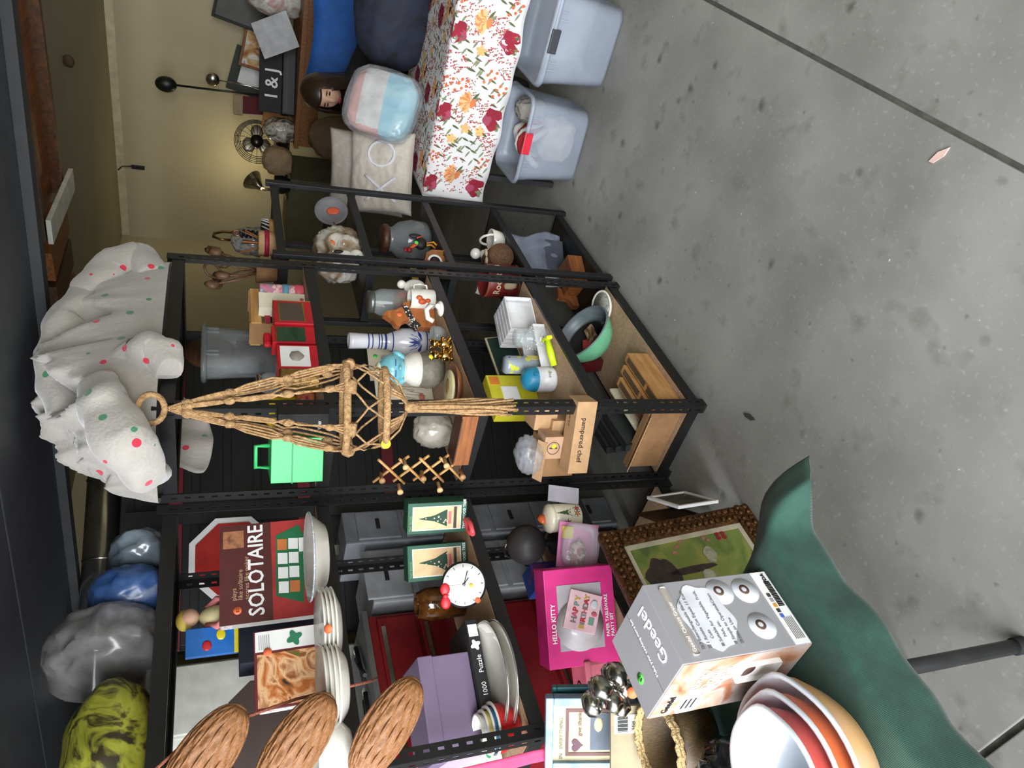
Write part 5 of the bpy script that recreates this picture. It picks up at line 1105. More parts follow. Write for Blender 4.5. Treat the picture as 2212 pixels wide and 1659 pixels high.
def snow(P):
    t = T('snowman_jar', 'clear glass jar with painted snowmen and snow dots', 'jar', P); B().lathe([(0, 0), (.04, 0), (.044, .006), (.044, .08), (.034, .095), (.034, .1), (.038, .104), (.038, .118), (.033, .122), (.033, .13), (0, .132)], 36).o('glass', GLS, t)
    b = B()
    for i in range(40): q = random.uniform(0, 2*PI); b.ball((.0442*math.cos(q), .0442*math.sin(q), random.uniform(.02, .085)), .0022, 1)
    b.o('snow_dots', WHP, t); b = B(); q = va; b.ball((.044*math.cos(q), .044*math.sin(q), .02), (.012, .012, .012), 2); b.ball((.044*math.cos(q), .044*math.sin(q), .038), (.009, .009, .009), 2); b.o('painted_snowman', WHP, t); b = B(); b.ball((.046*math.cos(q), .046*math.sin(q), .03), (.008, .008, .004), 2); b.o('painted_scarf', M('scarf_green', (60, 130, 80), .5), t); return t
snow(at(1188, 715, Z=S4)+Vector((.01, .045, .001)))
wtb = T('water_bottle', 'clear bottle with blue and yellow splash pattern', 'bottle', at(1180, 772, Z=S4)+Vector((.0, .04, .001))); B().lathe([(0, 0), (.034, 0), (.036, .006), (.036, .09), (.034, .095), (.036, .1), (.036, .16), (.03, .17), (0, .17)], 32).o('body', dotted('splash_plastic', (150, 160, 170), [(50, 70, 150), (196, 200, 70), (150, 160, 170)], 34, .42, .15), wtb); bx(-.012, .012, -.0385, -.036, .03, .08).o('label', M('lemon_label', (226, 214, 120), .5), wtb)
nn_ = T('yellow_mallet', 'neon yellow plastic T handle tool standing at the front edge', 'tool', at(1208, 760, Z=S4)+Vector((.0, .03, .001)), R(-40)); NEO = M('neon_yellow', (214, 236, 30), .4); B().lathe([(0, 0), (.012, 0), (.0145, .05), (.012, .1), (0, .1)], 16).o('handle', NEO, nn_, (-.03, 0, .014), (0, R(78), 0)); B().box(-.012, .012, -.028, .028, -.008, .008, .006).o('head', NEO, nn_, (.075, 0, .036), (0, R(78), 0))
cup = T('kitchen_canister', 'white and blue plastic canister tipped beside cardboard cartons', 'canister', at(1210, 812, Z=S4)+Vector((.04, .05, .001)), R(-30)); B().lathe([(0, 0), (.045, 0), (.05, .01), (.048, .075), (0, .075)], 36).o('white_base', MC['white_plastic'], cup); B().lathe([(.0485, .0755), (.047, .095), (.038, .118), (.02, .128), (0, .13)], 36).o('blue_top', M('lagoon_blue', (40, 140, 180), .4), cup); bx(-.004, .004, -.056, -.049, .085, .1).o('spout', MC['lagoon_blue'], cup); text(cup, 'cup', -.012, .03, .02, DGR, -.051)
# cardboard cartons, one stack
long_, wd = small_box('product_carton', 'long tan carton lying lowest at the rack side', (1268, 1022), (1292, 868), S4, .075, .075, CARD)
text(long_, 'pampered chef', wd*.78, .05, .027, BLKP, -.002, rot=(PI/2, PI, 0)); text(long_, 'pampered', 0, 0, .02, M('brown_ink', (96, 70, 46), .8), rot=(0, 0, R(180)), loc=(wd-.02, .05, .0755))
P, rz, wd = span((1262, 985), (1282, 880), S4)
tb2 = carton('product_carton', 'tan carton with printed goblet drawing stacked second', 'box', P+Vector((.07, .05, .001)), rz, .125, .08, .10, CARD, part='carton')
b = B(); b.lathe([(.0, .08), (.018, .078), (.02, .075), (.016, .058), (.006, .05), (.006, .03), (.012, .018), (.0, .016)], 20, (0.05, -.0, 0), sx=1, sy=.02); b.o('goblet_print', M('ink_line', (120, 92, 62), .8), tb2)
tb3 = carton('product_carton', 'tan carton with round fork emblem and yellow sticker', 'box', P+Vector((.02, .03, .077)), rz, .085, .07, .07, M('cardboard_pink', (190, 152, 122), .85), part='carton')
B().lathe([(.022, 0), (.024, 0), (.024, .001), (.022, .001)], 28).o('emblem_ring', BLKP, tb3, (.042, 0, .035), (PI/2, 0, 0)); bx(.04, .044, -.0015, 0, .02, .05).o('emblem_fork', BLKP, tb3); sticker(tb3, YES, .05, .034, .009, -.0015)
tb4 = carton('product_carton', 'square tan carton topmost beside the canister', 'box', P+Vector((.115, -.02, .077)), rz, .085, .09, .085, CARD, part='carton'); bx(.0, .085, .044, .046, .0845, .0856).o('flap_seam', CARD2, tb4)
tb5 = carton('product_carton', 'torn tan carton with open flap at the rear of stack', 'box', P+Vector((.02, .12, .001)), rz, .15, .07, .15, CARD2, part='carton'); bx(0, .15, -.04, 0, .149, .152, 0, (R(30), 0, 0)).o('open_flap', CARD, tb5)
tag(sack('clear_bag', None, None, P+Vector((.06, .045, .15)), (.12, .11, .07), PLS, .2, 2.6, 14), 'glossy clear plastic bag on top of the tan cartons', 'bag')

# ================================================================== right rack, bottom shelf
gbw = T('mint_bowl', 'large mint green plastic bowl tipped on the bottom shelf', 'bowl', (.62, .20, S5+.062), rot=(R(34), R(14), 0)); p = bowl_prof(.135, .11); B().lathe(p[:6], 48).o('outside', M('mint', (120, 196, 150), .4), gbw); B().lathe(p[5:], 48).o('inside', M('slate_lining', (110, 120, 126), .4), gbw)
skl = T('black_skillet', 'black pan with red and cream packets inside the mint bowl', 'pan', (.618, .19, S5+.09), rot=(R(34), R(14), 0)); B().lathe([(0, 0), (.08, 0), (.095, .05), (.09, .05), (.076, .006), (0, .006)], 36).o('pan', BLK2, skl); bx(-.05, .03, -.03, .03, .02, .03, .004, (R(20), R(10), 0)).o('red_packet', M('scarlet_packet', (206, 60, 40), .4), skl); bx(-.02, .06, -.05, .0, .035, .045, .004, (R(-14), R(-18), 0)).o('cream_packet', patchy('cream_packet', [(206, 190, 160), (110, 80, 50), (60, 44, 34)], 20), skl)
ovd = T('oval_dish', 'small white oval dish lined with grey glass on bottom shelf', 'dish', (.745, .075, S5+.018), rot=(R(14), 0, R(-50))); B().lathe([(0, 0), (.05, 0), (.062, .02), (.058, .026), (.048, .008), (0, .008)], 40, sx=1.25).o('dish', WHT, ovd); B().lathe([(0, .009), (.047, .009), (.054, .02), (0, .012)], 36, sx=1.25).o('glass_lining', patchy('rippled_grey', [(120, 124, 112), (170, 172, 160), (96, 98, 92)], 20, .2), ovd); sticker(ovd, ORS, 0, 0, .008, rot=(0, 0, 0), loc=(-.02, -.02, .018))
tag(B().box(-.1, .1, -.03, .03, 0, .11, .01).o('red_packet', M('burgundy_film', (84, 20, 26), .15, spec=.9, bump=.4, bsc=30), None, (.70, .30, S5+.02), (R(-4), R(-6), R(6))), 'dark red shiny wrapped packet behind the mint bowl', 'packet')
CK = wood('kraft_block', (196, 148, 92), (160, 112, 62), 8, (1, 6, 6), .7)
for i in range(3):
    t = carton('book_box', ('narrow kraft box with printed ink panels at the front edge', 'narrow kraft box with printed ink panels behind the front one', 'narrow kraft box nearest the white tray')[i], 'box', Vector((.06, .035+.045*i, S5+.001)), R(0), .30-.02*i, .038, .095+.01*i, CK, 'kraft boxes on bottom shelf')
    bx(.02, .10, .006, .032, .0945+.01*i, .0965+.01*i).o('ink_panel', M('ink_brown', (96, 72, 50), .8), t); bx(.12, .28-.02*i, .006, .03, .0945+.01*i, .0962+.01*i).o('ink_panel', MC['ink_brown'], t)
tag(bx(0, .26, 0, .012, 0, .13, .004).o('white_tray', M('ivory_plastic', (216, 208, 184), .5), None, (.07, .175, S5+.001), (R(-4), 0, R(2))), 'ivory slotted tray standing behind the kraft boxes', 'tray')
for i, (y, lab) in enumerate(((.20, 'black plastic letter tray nearest the ivory tray'), (.255, 'black plastic letter tray in the middle of three'), (.31, 'black plastic letter tray at the back of bottom shelf'))):
    t = T('letter_tray', lab, 'tray', (.05+.05*i, y, S5+.0115), group='black letter trays', rot=(R(-14), 0, R(4)))
    bx(0, .24, 0, .004, 0, .16).o('floor', M('tray_black', (46, 50, 48), .4), t); bx(0, .24, 0, .035, .156, .16).o('lip', MC['tray_black'], t)
    for a in (0, .236): bx(a, a+.004, 0, .035, 0, .156).o('side', MC['tray_black'], t)
cbx = carton('flat_carton', 'flat cardboard carton with open flap at the rack side', 'box', Vector((.025, .335, S5+.001)), R(-88), .27, .03, .14, CARD2); bx(0, .27, -.03, 0, .138, .141, 0, (R(-35), 0, 0)).o('open_flap', CARD, cbx)

# ================================================================== things on the narrow black shelf
Z1, Z2, Z3, Z4, Z5 = .046, .406, .756, 1.106, 1.441
# top board
dm = T('lantern_drum', 'round wooden drum laced with black cord on the narrow shelf', 'drum', (1.28, .14, Z5)); B().lathe([(0, 0), (.07, 0), (.07, .022), (0, .022)], 32).o('wooden_disc', WDL, dm); B().lathe([(0, .022), (.066, .022), (.066, .05), (0, .05)], 32).o('black_band', BLKP, dm)
b = B()
for i in range(22): q = i*2*PI/22; b.tube([(.068*math.cos(q), .068*math.sin(q), .022), (.068*math.cos(q+.2), .068*math.sin(q+.2), .052)], .003, 5)
b.o('lacing', M('pale_cord', (206, 200, 190), .8), dm)
B().tube([(0, 0, .05), (0, 0, .07)], .016, 10).o('cord_neck', BLK2, dm); B().tube([(.014*math.cos(i*.8), .014*math.sin(i*.8), .07+.0022*i) for i in range(30)], .006, 6).o('coiled_cord', BLK2, dm); B().tube([(0, .012*math.cos(q), .15+.014*math.sin(q)) for q in [i*2*PI/16 for i in range(16)]], .003, 6, True).o('loop', M('copper', (190, 120, 90), .3, .9), dm)
tlp = T('crystal_pendant', 'ribbed crystal tulip lamp shade with curved brass arm', 'lamp shade', (1.36, .22, Z5))
B().lathe([(.012, .17), (.045, .15), (.06, .11), (.058, .08), (.066, .05), (.062, .048), (.054, .08), (.055, .11), (.04, .145)], 32, wob=lambda a, z: 1+.06*math.sin(a*12)).o('crystal_shade', M('crystal', (170, 168, 160), .08, alpha=.7, spec=1, var=.4, sc=60), tlp)
B().tube([(0, 0, .17), (0, 0, .21), (.02, 0, .24), (.05, 0, .235), (.07, .0, .2), (.07, .0, .0)], .006, 8).o('brass_arm', M('dull_brass', (130, 100, 60), .3, .9), tlp); cyl(.04, 0, .008).o('foot', MC['dull_brass'], tlp, (.06, 0, 0))
df = T('dried_bouquet', 'dried brown flowers and curled vines in a kraft pot', 'dried flowers', (1.02, .16, Z5)); B().lathe([(0, 0), (.04, 0), (.05, .08), (.045, .08), (.036, .006), (0, .006)], 24).o('kraft_pot', CARD2, df)
for i in range(9):
    q = i*.75; b = B(); b.tube([(0, 0, .05), (.04*math.cos(q), .04*math.sin(q), .14), (.07*math.cos(q+.3), .07*math.sin(q+.3), .2+.012*(i % 4))], .004, 5); b.ball((.07*math.cos(q+.3), .07*math.sin(q+.3), .205+.012*(i % 4)), (.022, .016, .028), 2, lumps(.4, 2, i)); b.o('dried_stem', wood('dry_brown', (120, 88, 62), (78, 54, 38)), df)
B().tube([(.02*math.cos(q)-.02, .03*math.sin(q), .24+.03*math.cos(q)) for q in [i*2*PI/20 for i in range(20)]], .005, 6, True).o('vine_ring', MC['dry_brown'], df)
rb = T('ribbon_basket', 'small wicker basket with red ribbons and sticks', 'basket', (1.12, .09, Z5), R(-20)); B().lathe([(0, 0), (.045, 0), (.052, .07), (.048, .07), (.04, .006), (0, .006)], 28, wob=lambda a, z: 1+.03*math.sin(a*20+z*120)).o('basket', CARD, rb); B().lathe([(.053, .03), (.054, .03), (.054, .048), (.053, .048)], 28).o('ribbon', M('plum_ribbon'), rb)
for i in range(8): B().tube([(0, 0, .02), (.05*math.cos(i), .05*math.sin(i), .12+.01*(i % 3))], .003, 5).o('stick', MC['dry_brown'] if i % 2 else M('orange_stick', (170, 100, 50), .8), rb)
# upper board
ub = T('folded_umbrella', 'black folded umbrella bundle lying on the upper board', 'umbrella', (1.30, .14, Z4+.045)); B().tube([(-.12, 0, 0), (0, .01, .01), (.14, .02, .03)], .04, 14).o('canopy_roll', M('black_nylon2', (16, 15, 16), .7), ub); B().tube([(.14, .02, .03), (.2, .03, .045)], .01, 8).o('handle', M('pink_grip', (150, 110, 110), .6), ub); B().tube([(-.06, -.04, .012), (.04, -.038, .022), (.08, -.034, .03)], .005, 6).o('strap', MC['pink_grip'], ub)
fb_ = sack('feather_bag', 'clear bag of brown feathers and shells on the upper board', 'bag', (1.14, .13, Z4+.001), (.2, .2, .17), patchy('feather_mix', [(90, 66, 46), (150, 130, 106), (200, 196, 186), (66, 48, 34)], 7, .12), .2, 2.4, 21)
sticker(fb_, ORS, 0, 0, .014, loc=(-.06, -.085, .12), rot=(PI/2, 0, R(-40)))
pl2 = T('grey_platter', 'grey oval platter standing upright with orange motif', 'platter', (1.43, .07, Z4+.004), rot=(R(80), 0, R(-30))); B().lathe([(0, 0), (.06, 0), (.075, .012), (.072, .016), (.058, .006), (0, .006)], 36, sx=1.0, c=(0, .078, 0)).o('dish', M('pewter', (120, 118, 122), .4), pl2); B().ball((0, .07, .009), (.02, .03, .003), 2).o('orange_motif', M('coral_motif', (206, 90, 60), .5), pl2)
dg = T('dog_figurine', 'white ceramic dog figurine lying at the upper board edge', 'figurine', (.985, .045, Z4+.001), R(-40))
b = B(); b.ball((0, 0, .032), (.03, .026, .032), 3); b.ball((.0, -.004, .078), (.022, .02, .028), 3); b.ball((-.018, 0, .112), (.024, .022, .02), 3); b.ball((-.042, -.004, .108), (.016, .014, .013), 3); b.ball((.02, .012, .1), (.009, .006, .018), 2); b.o('body', WHT, dg); B().ball((-.055, -.004, .111), .006, 2).o('nose', BLKP, dg); B().ball((.01, -.018, .105), (.008, .006, .02), 2).o('ear', BLKP, dg); sticker(dg, GRS, -.01, .03, .008, -.028)
# middle board
gj = T('glass_canister', 'big clear glass canister with round brown wooden lid', 'canister', (1.31, .125, Z3+.001)); B().lathe([(0, 0), (.075, 0), (.09, .02), (.095, .08), (.08, .14), (.055, .17), (.055, .185)], 40).o('glass', M('smoke_glass', (150, 156, 160), .07, alpha=.4, spec=1), gj); B().lathe([(0, .186), (.06, .186), (.066, .194), (.066, .21), (.058, .218), (0, .22)], 40).o('wooden_lid', WDD, gj)
ro = T('rooster_figurine', 'orange and black rooster figurine with yellow legs', 'figurine', (1.16, .055, Z3+.002), R(-30)); b = B(); b.ball((0, 0, .075), (.03, .022, .028), 3); b.o('body', BLKP, ro)
b = B()
for i in range(9): b.tube([(-.03+.004*i, -.004+.003*(i % 3), .125-.004*i), (-.012+.004*i, -.012+.005*(i % 4), .09), (-.002+.004*i, -.014+.006*(i % 4), .065)], .006, 5, taper=lambda t: 1-.6*t)
b.o('neck_feathers', M('rooster_orange', (226, 92, 40), .5), ro); B().ball((-.036, 0, .128), (.014, .011, .013), 2).o('head', M('rooster_red', (130, 24, 24), .5), ro); B().ball((-.036, 0, .145), (.012, .004, .009), 2).o('comb', MC['rooster_red'], ro)
for q in (-1, 1): B().tube([(0, q*.01, .05), (.004, q*.012, .02), (-.012, q*.014, .005)], .005, 6).o('leg', M('leg_yellow', (226, 150, 40), .5), ro)
B().ball((.036, 0, .095), (.012, .008, .03), 2).o('tail', BLKP, ro); sticker(ro, GRS, -.01, .1, .009, -.022)
mk = T('mantel_clock', 'brown wooden mantel clock with red and white dial', 'clock', (1.0, .06, Z3+.001), R(-40)); B().prism([(-.055, 0), (.055, 0), (.055, .06), (.04, .085), (.0, .095), (-.04, .085), (-.055, .06)], .04, 'y', (0, -.02, 0)).o('case', WD1, mk); B().lathe([(.024, 0), (.033, 0), (.033, .003), (.024, .003)], 30).o('white_ring', WHP, mk, (0, -.02, .05), (PI/2, 0, 0)); cyl(.024, 0, .002, 28).o('dial', M('dial_dark', (60, 40, 40), .4), mk, (0, -.02, .05), (PI/2, 0, 0)); bx(-.006, .006, -.0245, -.02, .075, .085).o('red_mark', RED, mk); bx(.03, .048, -.022, -.02, .01, .03).o('brass_badge', GLD, mk)
shl = T('seashell_ornament', 'small cream shell ornament between rooster and clock', 'ornament', (1.09, .12, Z3+.001)); B().ball((0, 0, .03), (.03, .022, .03), 3, lumps(.3, 3, 3)).o('shell', M('shell_cream', (222, 200, 176), .4), shl); B().ball((.02, -.015, .045), (.016, .012, .012), 2).o('orange_leaf', M('leaf_orange', (210, 110, 60), .5), shl)
for i in range(4):
    t = T('glass_shaker', ('clear glass shaker standing closest to the mantel clock', 'clear glass shaker second from the mantel clock', 'clear glass shaker third from the mantel clock', 'clear glass shaker farthest from the mantel clock')[i] , 'shaker', (.95+.035*i, .17+.012*i, Z3+.001), group='glass shakers by the clock'); B().lathe([(0, 0), (.014, 0), (.016, .05), (.012, .06), (.012, .07), (0, .072)], 16).o('glass', GLS, t); B().lathe([(0, .07), (.013, .07), (.011, .084), (0, .086)], 16).o('cap', SIL, t)
wbx2 = T('photo_cube', 'black and yellow photo box behind the shakers', 'box', (1.16, .22, Z3+.001), R(-15)); bx(-.08, .08, -.03, .03, 0, .11, .002).o('box', BLKP, wbx2)
for i in range(3): bx(-.07+.05*i, -.035+.05*i, -.032, -.03, .07, .1).o('yellow_print', M('yolk_print', (206, 180, 40), .5), wbx2)
# lower board
hb_ = T('ceramic_basket', 'white ceramic angel holding a woven basket on lower board', 'figurine', (1.26, .1, Z2+.001), R(-30)); B().lathe([(0, 0), (.04, 0), (.052, .06), (.048, .062), (.036, .006), (0, .006)], 32, wob=lambda a, z: 1+.03*math.sin(a*16+z*200)).o('woven_basket', WHT, hb_, (.03, -.02, 0)); b = B(); b.lathe([(0, 0), (.045, 0), (.03, .07), (.02, .1), (0, .105)], 24, (-.03, .02, 0)); b.ball((-.03, .015, .13), .026, 3); b.o('figure', WHT, hb_); B().tube([(.03, -.02+.045*math.cos(q), .06+.05*math.sin(q)) for q in [i*PI/10 for i in range(11)]], .006, 7).o('basket_handle', WHT, hb_)
cn = T('wing_ornament', 'white fan shaped porcelain wing behind the twine spool', 'ornament', (1.12, .20, Z2+.001), R(-35)); B().prism([(-.05, 0), (.03, 0), (.05, .05), (.04, .1), (-.0, .13), (-.06, .15), (-.075, .11)], .02, 'y', (0, -.01, 0)).o('wing', WHT, cn)
for i in range(4): B().tube([(-.04+.02*i, -.012, .02), (-.045+.018*i, -.012, .1)], .003, 5).o('feather_ridge', WHT, cn)
tw = T('twine_spool', 'big brown twine spool with cream bow on lower board', 'twine spool', (1.13, .088, Z2+.064), rot=(R(90), 0, R(-42)))
B().lathe([(0, -.06), (.058, -.06), (.06, -.05), (.06, .05), (.058, .06), (0, .06)], 36, wob=lambda a, z: 1+.012*math.sin(z*700)).o('twine', wood('brown_twine', (110, 78, 52), (70, 46, 30), 30, (4, 4, 60), .9), tw)
for q in (-1, 1): B().ball((q*.02, .062, .02), (.022, .007, .014), 2, None, (0, q*R(20), 0)).o('bow_loop', M('cream_ribbon', (196, 176, 146), .7), tw)
B().ball((.0, .064, .02), (.008, .006, .008), 2).o('berry', M('dark_berry', (96, 30, 30), .5), tw)
rt = T('rooster_tin', 'maroon round tin lettered Roosters with a bird picture', 'tin', (1.0, .125, Z2+.001))
B().lathe([(0, 0), (.072, 0), (.075, .004), (.075, .155), (.072, .16), (.068, .16), (.068, .006), (0, .006)], 44).o('tin', patchy('maroon_tin', [(96, 26, 28), (120, 36, 34), (84, 24, 26)], 5, .4), rt)
# lettering bent round the tin
va2 = math.atan2(CAM.y-.125, CAM.x-1.0)
def wraptext(t, s, r_, a0, z, size, mat):
    o = text(t, s, 0, 0, size, mat, align='CENTER', bold=.02, rot=(0, 0, 0), loc=(0, 0, 0))
    for v in o.data.vertices:
        x, y, zz = v.co; a = a0+x/r_; v.co = Vector(((r_+.0012+zz)*math.cos(a), (r_+.0012+zz)*math.sin(a), z+y))
    return o
wraptext(rt, 'Roosters', .075, va2+.15, .1, .042, M('cream_letters', (222, 200, 160), .6))
B().ball((.0745*math.cos(va2-.25), .0745*math.sin(va2-.25), .055), (.012, .022, .03), 3, lumps(.3, 3, 5)).o('bird_picture', M('bird_cream', (196, 176, 140), .6), rt); sticker(rt, GRS, 0, 0, .01, loc=(.0755*math.cos(va2+.7), .0755*math.sin(va2+.7), .03), rot=(PI/2, 0, va2+.7+PI/2))
for z in (.006, .15): B().lathe([(.0752, z), (.0762, z+.002), (.0762, z+.006), (.0752, z+.008)], 44).o('brown_rim', M('tin_brown', (130, 84, 50), .5), rt)
# bottom board
cb_ = T('plastic_sleeve', 'clear plastic sleeve of dark papers standing on the bottom board', 'plastic bag', (1.3, .15, Z1+.012), R(-30)); bx(-.1, .1, -.012, .012, 0, .30, .004, (R(-6), R(6), 0)).o('paper_block', M('slate_paper', (70, 74, 86), .6), cb_)
B().grid(24, 20, lambda a, c: Vector((-.115+.23*a+.02*math.sin(c*7), -.02+.012*noise.noise(Vector((a*6, c*6, 1))), .0+.32*c))).o('film', M('sleeve_film', (150, 158, 176), .12, alpha=.45, spec=1, bump=.5, bsc=14), cb_, solid=.001)
wx = carton('wooden_box', 'brown wooden box with gilt monogram on the bottom board', 'box', Vector((1.0, .10, Z1+.001)), R(-24), .15, .12, .075, WD1); text(wx, 'B', 0, 0, .03, GLD, rot=(0, 0, 0), loc=(.06, .05, .0755))
wsh = T('wooden_stand', 'curved brown wooden stand beside the monogram box', 'stand', (1.0, .235, Z1+.001), R(-20)); B().prism([(0, 0), (.16, 0), (.16, .02), (.11, .03), (.09, .06), (.11, .09), (.05, .1), (.04, .05), (0, .03)], .03, 'y').o('bracket', WD1, wsh)
tag(bx(-.04, .04, -.003, .003, 0, .12).o('leaflet', M('leaflet_grey', (176, 180, 182), .6), None, (1.17, .2, Z1+.001), (R(-16), R(10), R(-20))), 'grey leaflet leaning behind the brown box', 'leaflet')

# ================================================================== dim clutter behind the racks
DK = M('black_cabinet', (18, 18, 19), .55, var=.3, sc=3); DRD = M('dark_red_rail', (112, 22, 34), .5)
bc = T('tool_cabinet', 'tall black ribbed cabinet with dark red rails behind the rack', 'cabinet', (.62, 1.02, 0), R(-30))
bx(-.62, .75, 0, .4, 0, 2.02, .004).o('carcass', DK, bc)
for i in range(16): bx(-.6, .73, -.008, -.0005, .05+.122*i, .14+.122*i, .003).o('ribbed_panel', DK, bc)
for z in (.90, 1.28, 1.79): bx(-.62, .75, -.03, -.009, z, z+.055, .003).o('red_rail', DRD, bc)
for x in (-.1, ): bx(x-.03, x+.03, -.034, -.0305, .2, 2.0).o('upright_strap', BLK2, bc)
pc = T('wooden_wardrobe', 'tall dark brown wardrobe along the left wall', 'wardrobe', (-2.0, 1.62, 0)); WDK = wood('wardrobe_wood', (62, 42, 30), (36, 25, 18))
bx(0, 2.2, 0, .48, 0, 2.1, .004).o('carcass', WDK, pc)
for i in range(4): d_ = bx(.02+.545*i, .55+.545*i, -.02, 0, .05, 2.06, .004).o('door', WDK, pc); B().ball((.49+.545*i, -.03, 1.2), .014, 2).o('knob', SIL, d_)
rd = T('red_tool_chest', 'red steel tool chest with drawers behind the left rack', 'tool chest', (-.72, .86, 0)); RTC = M('chest_red', (120, 22, 28), .35, .1)
bx(0, .56, 0, .4, 0, 1.16, .006).o('body', RTC, rd)
for i in range(7): d_ = bx(.02, .54, -.014, 0, .06+.155*i, .2+.155*i, .004).o('drawer', RTC, rd); bx(.06, .5, -.022, -.0145, .175+.155*i, .19+.155*i).o('pull', SIL, d_)
bx(-.01, .57, -.02, .41, 1.161, 1.18).o('top_mat', M('mat_grey', (90, 90, 88), .7), rd)
gx = [(-.12, .84, .24, .3, .86, .27, (150, 152, 156), 'pale grey plastic drawer unit behind the clock'), (.14, .82, .16, .24, .86, .34, (120, 122, 128), 'mid grey plastic drawer unit beside the pale one')]
for (x, y, w_, d_, z, h_, c_, lab) in gx:
    t = T('drawer_unit', lab, 'drawer unit', (x, y, 0)); m_ = M('unit%d' % c_[0], c_, .5); bx(0, w_, 0, d_, 0, z+h_, .006).o('body', m_, t)
    for i in range(6): dd = bx(.012, w_-.012, -.01, 0, .03+.19*i, .2+.19*i, .004).o('drawer', m_, t); bx(w_*.35, w_*.65, -.016, -.0105, .11+.19*i, .125+.19*i).o('pull', BLKP, dd)
for i, (x, z, lab) in enumerate(((-.5, 1.181, 'black handled cutters lying on the red tool chest'), (-.3, 1.181, 'black pliers on the red tool chest'))):
    t = T('hand_tool', lab, 'tool', (x, .94, z+.012), R(30*i)); B().tube([(-.09, .015, 0), (0, 0, 0), (.09, -.02, 0)], .008).o('handle', BLKP, t); B().tube([(-.09, -.015, 0), (0, 0, 0.004), (.08, .02, 0)], .008).o('handle', BLKP, t); B().ball((.1, 0, 0), (.02, .012, .006), 2).o('jaw', WHP, t)
# upper clutter seen above the second shelf
sn = T('octagon_sign', 'red octagonal sign with white border behind the game box', 'sign', (.22, .95, 1.60), rot=(R(0), 0, R(-25))); OCT = [(.17*math.cos(R(22.5+45*i)), .17*math.sin(R(22.5+45*i))) for i in range(8)]
B().prism(OCT, .006, 'y').o('white_border', WHP, sn); B().prism([(x*.86, z*.86) for x, z in OCT], .002, 'y', (0, -.002, 0)).o('red_face', M('sign_red', (176, 34, 30), .5), sn); bx(-.02, .02, .007, .02, -.398, .1).o('post', SIL, sn)
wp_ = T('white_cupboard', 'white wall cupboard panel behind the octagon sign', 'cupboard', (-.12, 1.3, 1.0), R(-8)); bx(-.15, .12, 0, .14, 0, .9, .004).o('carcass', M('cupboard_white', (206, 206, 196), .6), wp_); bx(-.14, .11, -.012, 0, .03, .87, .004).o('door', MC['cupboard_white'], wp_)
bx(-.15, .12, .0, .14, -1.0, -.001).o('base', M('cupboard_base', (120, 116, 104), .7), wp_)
lmp = T('lamp_shade', 'dark grey metal dome lamp shade with pale rim behind the game', 'lamp shade', (-.088, .66, S2+.002)); B().lathe([(.066, 0), (.064, .06), (.05, .12), (.02, .16), (0, .162)], 36).o('dome', M('gunmetal', (70, 70, 74), .35, .4), lmp); B().lathe([(.066, 0), (.07, 0), (.07, .006), (.066, .006)], 36).o('pale_rim', WHP, lmp); cyl(.02, .162, .19, 16).o('cap', BLKP, lmp)
gn = T('rag_doll', 'cream and pink rag doll sitting behind the game box', 'doll', (-.205, .69, S2+.232)); B().ball((0, 0, .06), (.035, .03, .055), 3).o('body', M('doll_cream', (222, 210, 160), .8), gn); B().ball((0, -.005, .14), (.028, .026, .028), 3).o('head', M('doll_skin', (226, 180, 150), .7), gn); B().ball((0, .008, .155), (.034, .03, .026), 3).o('bonnet', M('doll_yellow', (220, 196, 90), .8), gn)
for q in (-1, 1): B().tube([(q*.03, 0, .09), (q*.05, -.02, .06), (q*.04, -.035, .04)], .011, 8).o('arm', M('doll_pink', (216, 130, 130), .8), gn); B().tube([(q*.018, -.01, .02), (q*.03, -.06, .015)], .013, 8).o('leg', MC['doll_cream'], gn)
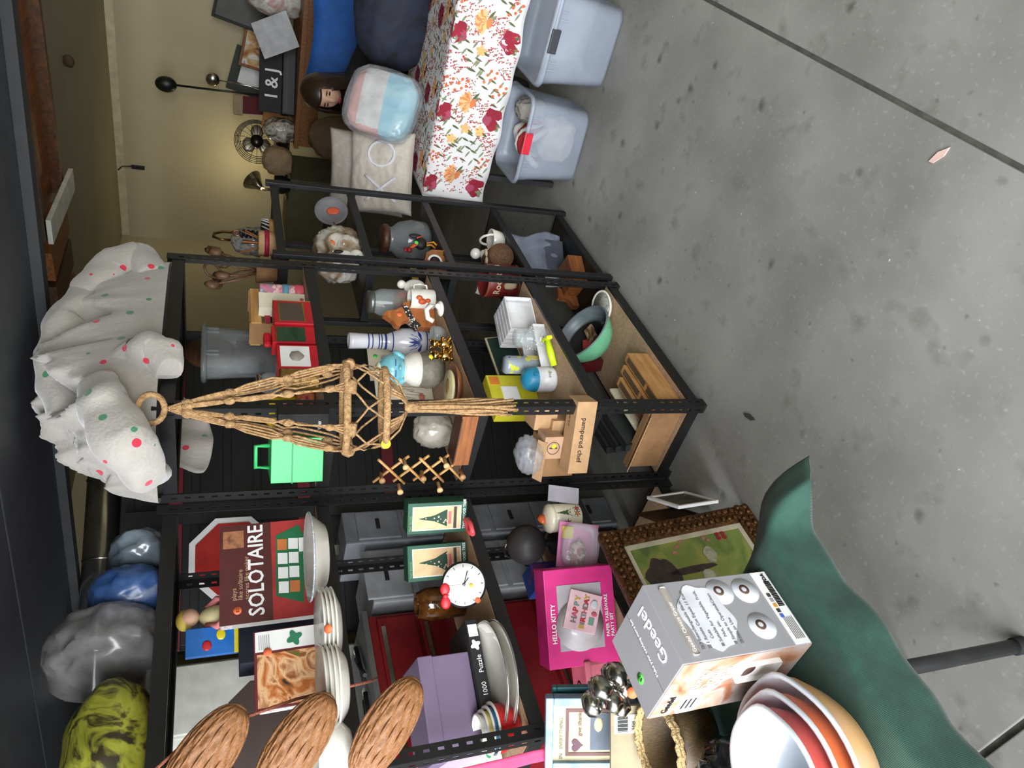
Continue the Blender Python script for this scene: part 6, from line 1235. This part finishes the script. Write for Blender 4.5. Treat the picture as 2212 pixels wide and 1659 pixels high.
bp2 = carton('blue_packet', 'bright blue snack packet with yellow edge behind the doll', 'packet', Vector((-.335, .70, S2+.232)), R(-20), .085, .02, .15, M('packet_blue', (30, 110, 196), .35)); panel(bp2, 'yellow_edge', 0, .09, 0, .012, M('packet_yellow', (230, 210, 40), .4)); B().ball((.06, -.001, .05), (.018, .002, .014), 2).o('yellow_logo', MC['packet_yellow'], bp2); B().ball((.03, -.001, .09), (.016, .002, .014), 2).o('red_logo', RED, bp2)
tag(bx(0, .24, 0, .085, 0, .23, .003).o('book_stack', M('navy_books', (30, 34, 48), .7), None, (-.40, .66, S2+.001), (0, 0, R(-4))), 'navy books under the blue packet and rag doll', 'books')
pnl = T('brown_panel', 'dark brown octagonal tray standing behind the puzzle', 'tray', (-.58, .70, S2+.004), rot=(R(-6), 0, R(-22))); B().prism([(-.13, .06), (-.08, .0), (.08, 0), (.13, .06), (.13, .2), (.08, .26), (-.08, .26), (-.13, .2)], .015, 'y').o('panel', M('espresso', (52, 36, 30), .6), pnl)
duct = T('duct_roll', 'shiny silver duct roll lying overhead behind the bags', 'duct', (.45, 1.28, 2.094), rot=(0, R(90), R(-30)))
B().lathe([(0, -.45), (.066, -.45), (.07, -.44), (.07, .45), (0, .45)], 40, wob=lambda a, z: 1+.012*math.sin(z*40)).o('roll', M('bright_foil', (190, 190, 186), .18, .95, var=.1), duct)
for z in (-.3, .05, .38): B().lathe([(.0715, z), (.0735, z+.004), (.0715, z+.008)], 40).o('seam', SIL, duct)
for i, (x, y, c_, lab) in enumerate(((2030, 335, (226, 190, 180), 'pale pink dried petal on the concrete floor'), (1620, 900, (60, 60, 58), 'small dark paper scrap on the floor by the rack'))):
    b = B(); b.prism([(-.03, 0), (0, -.009), (.03, -.003), (.022, .008), (-.01, .01)], .003, 'z'); tag(b.o('floor_scrap', M('scrap%d' % i, c_, .8), None, at(x, y, Z=.0005), (0, 0, R(60-40*i))), lab, 'scrap')

pst = [at(985, 1662, Y=.30), at(1080, 1640, Y=.31), at(1150, 1622, Y=.33), at(1225, 1608, Y=.34)]
def strap(a, c):
    t = a*3; k = min(int(t), 2); p = pst[k].lerp(pst[k+1], t-k); return p+Vector((-.010, -.012, -.004))*0+Vector((-.02*(1-c), .024*(1-c), .002*math.sin(a*9)))
B_ = B().grid(24, 4, strap).o('pink_strap', M('pink_webbing', (220, 70, 112), .7), None, solid=.002)
tag(B_, 'hot pink webbing strap hanging beside the rack post', 'strap')
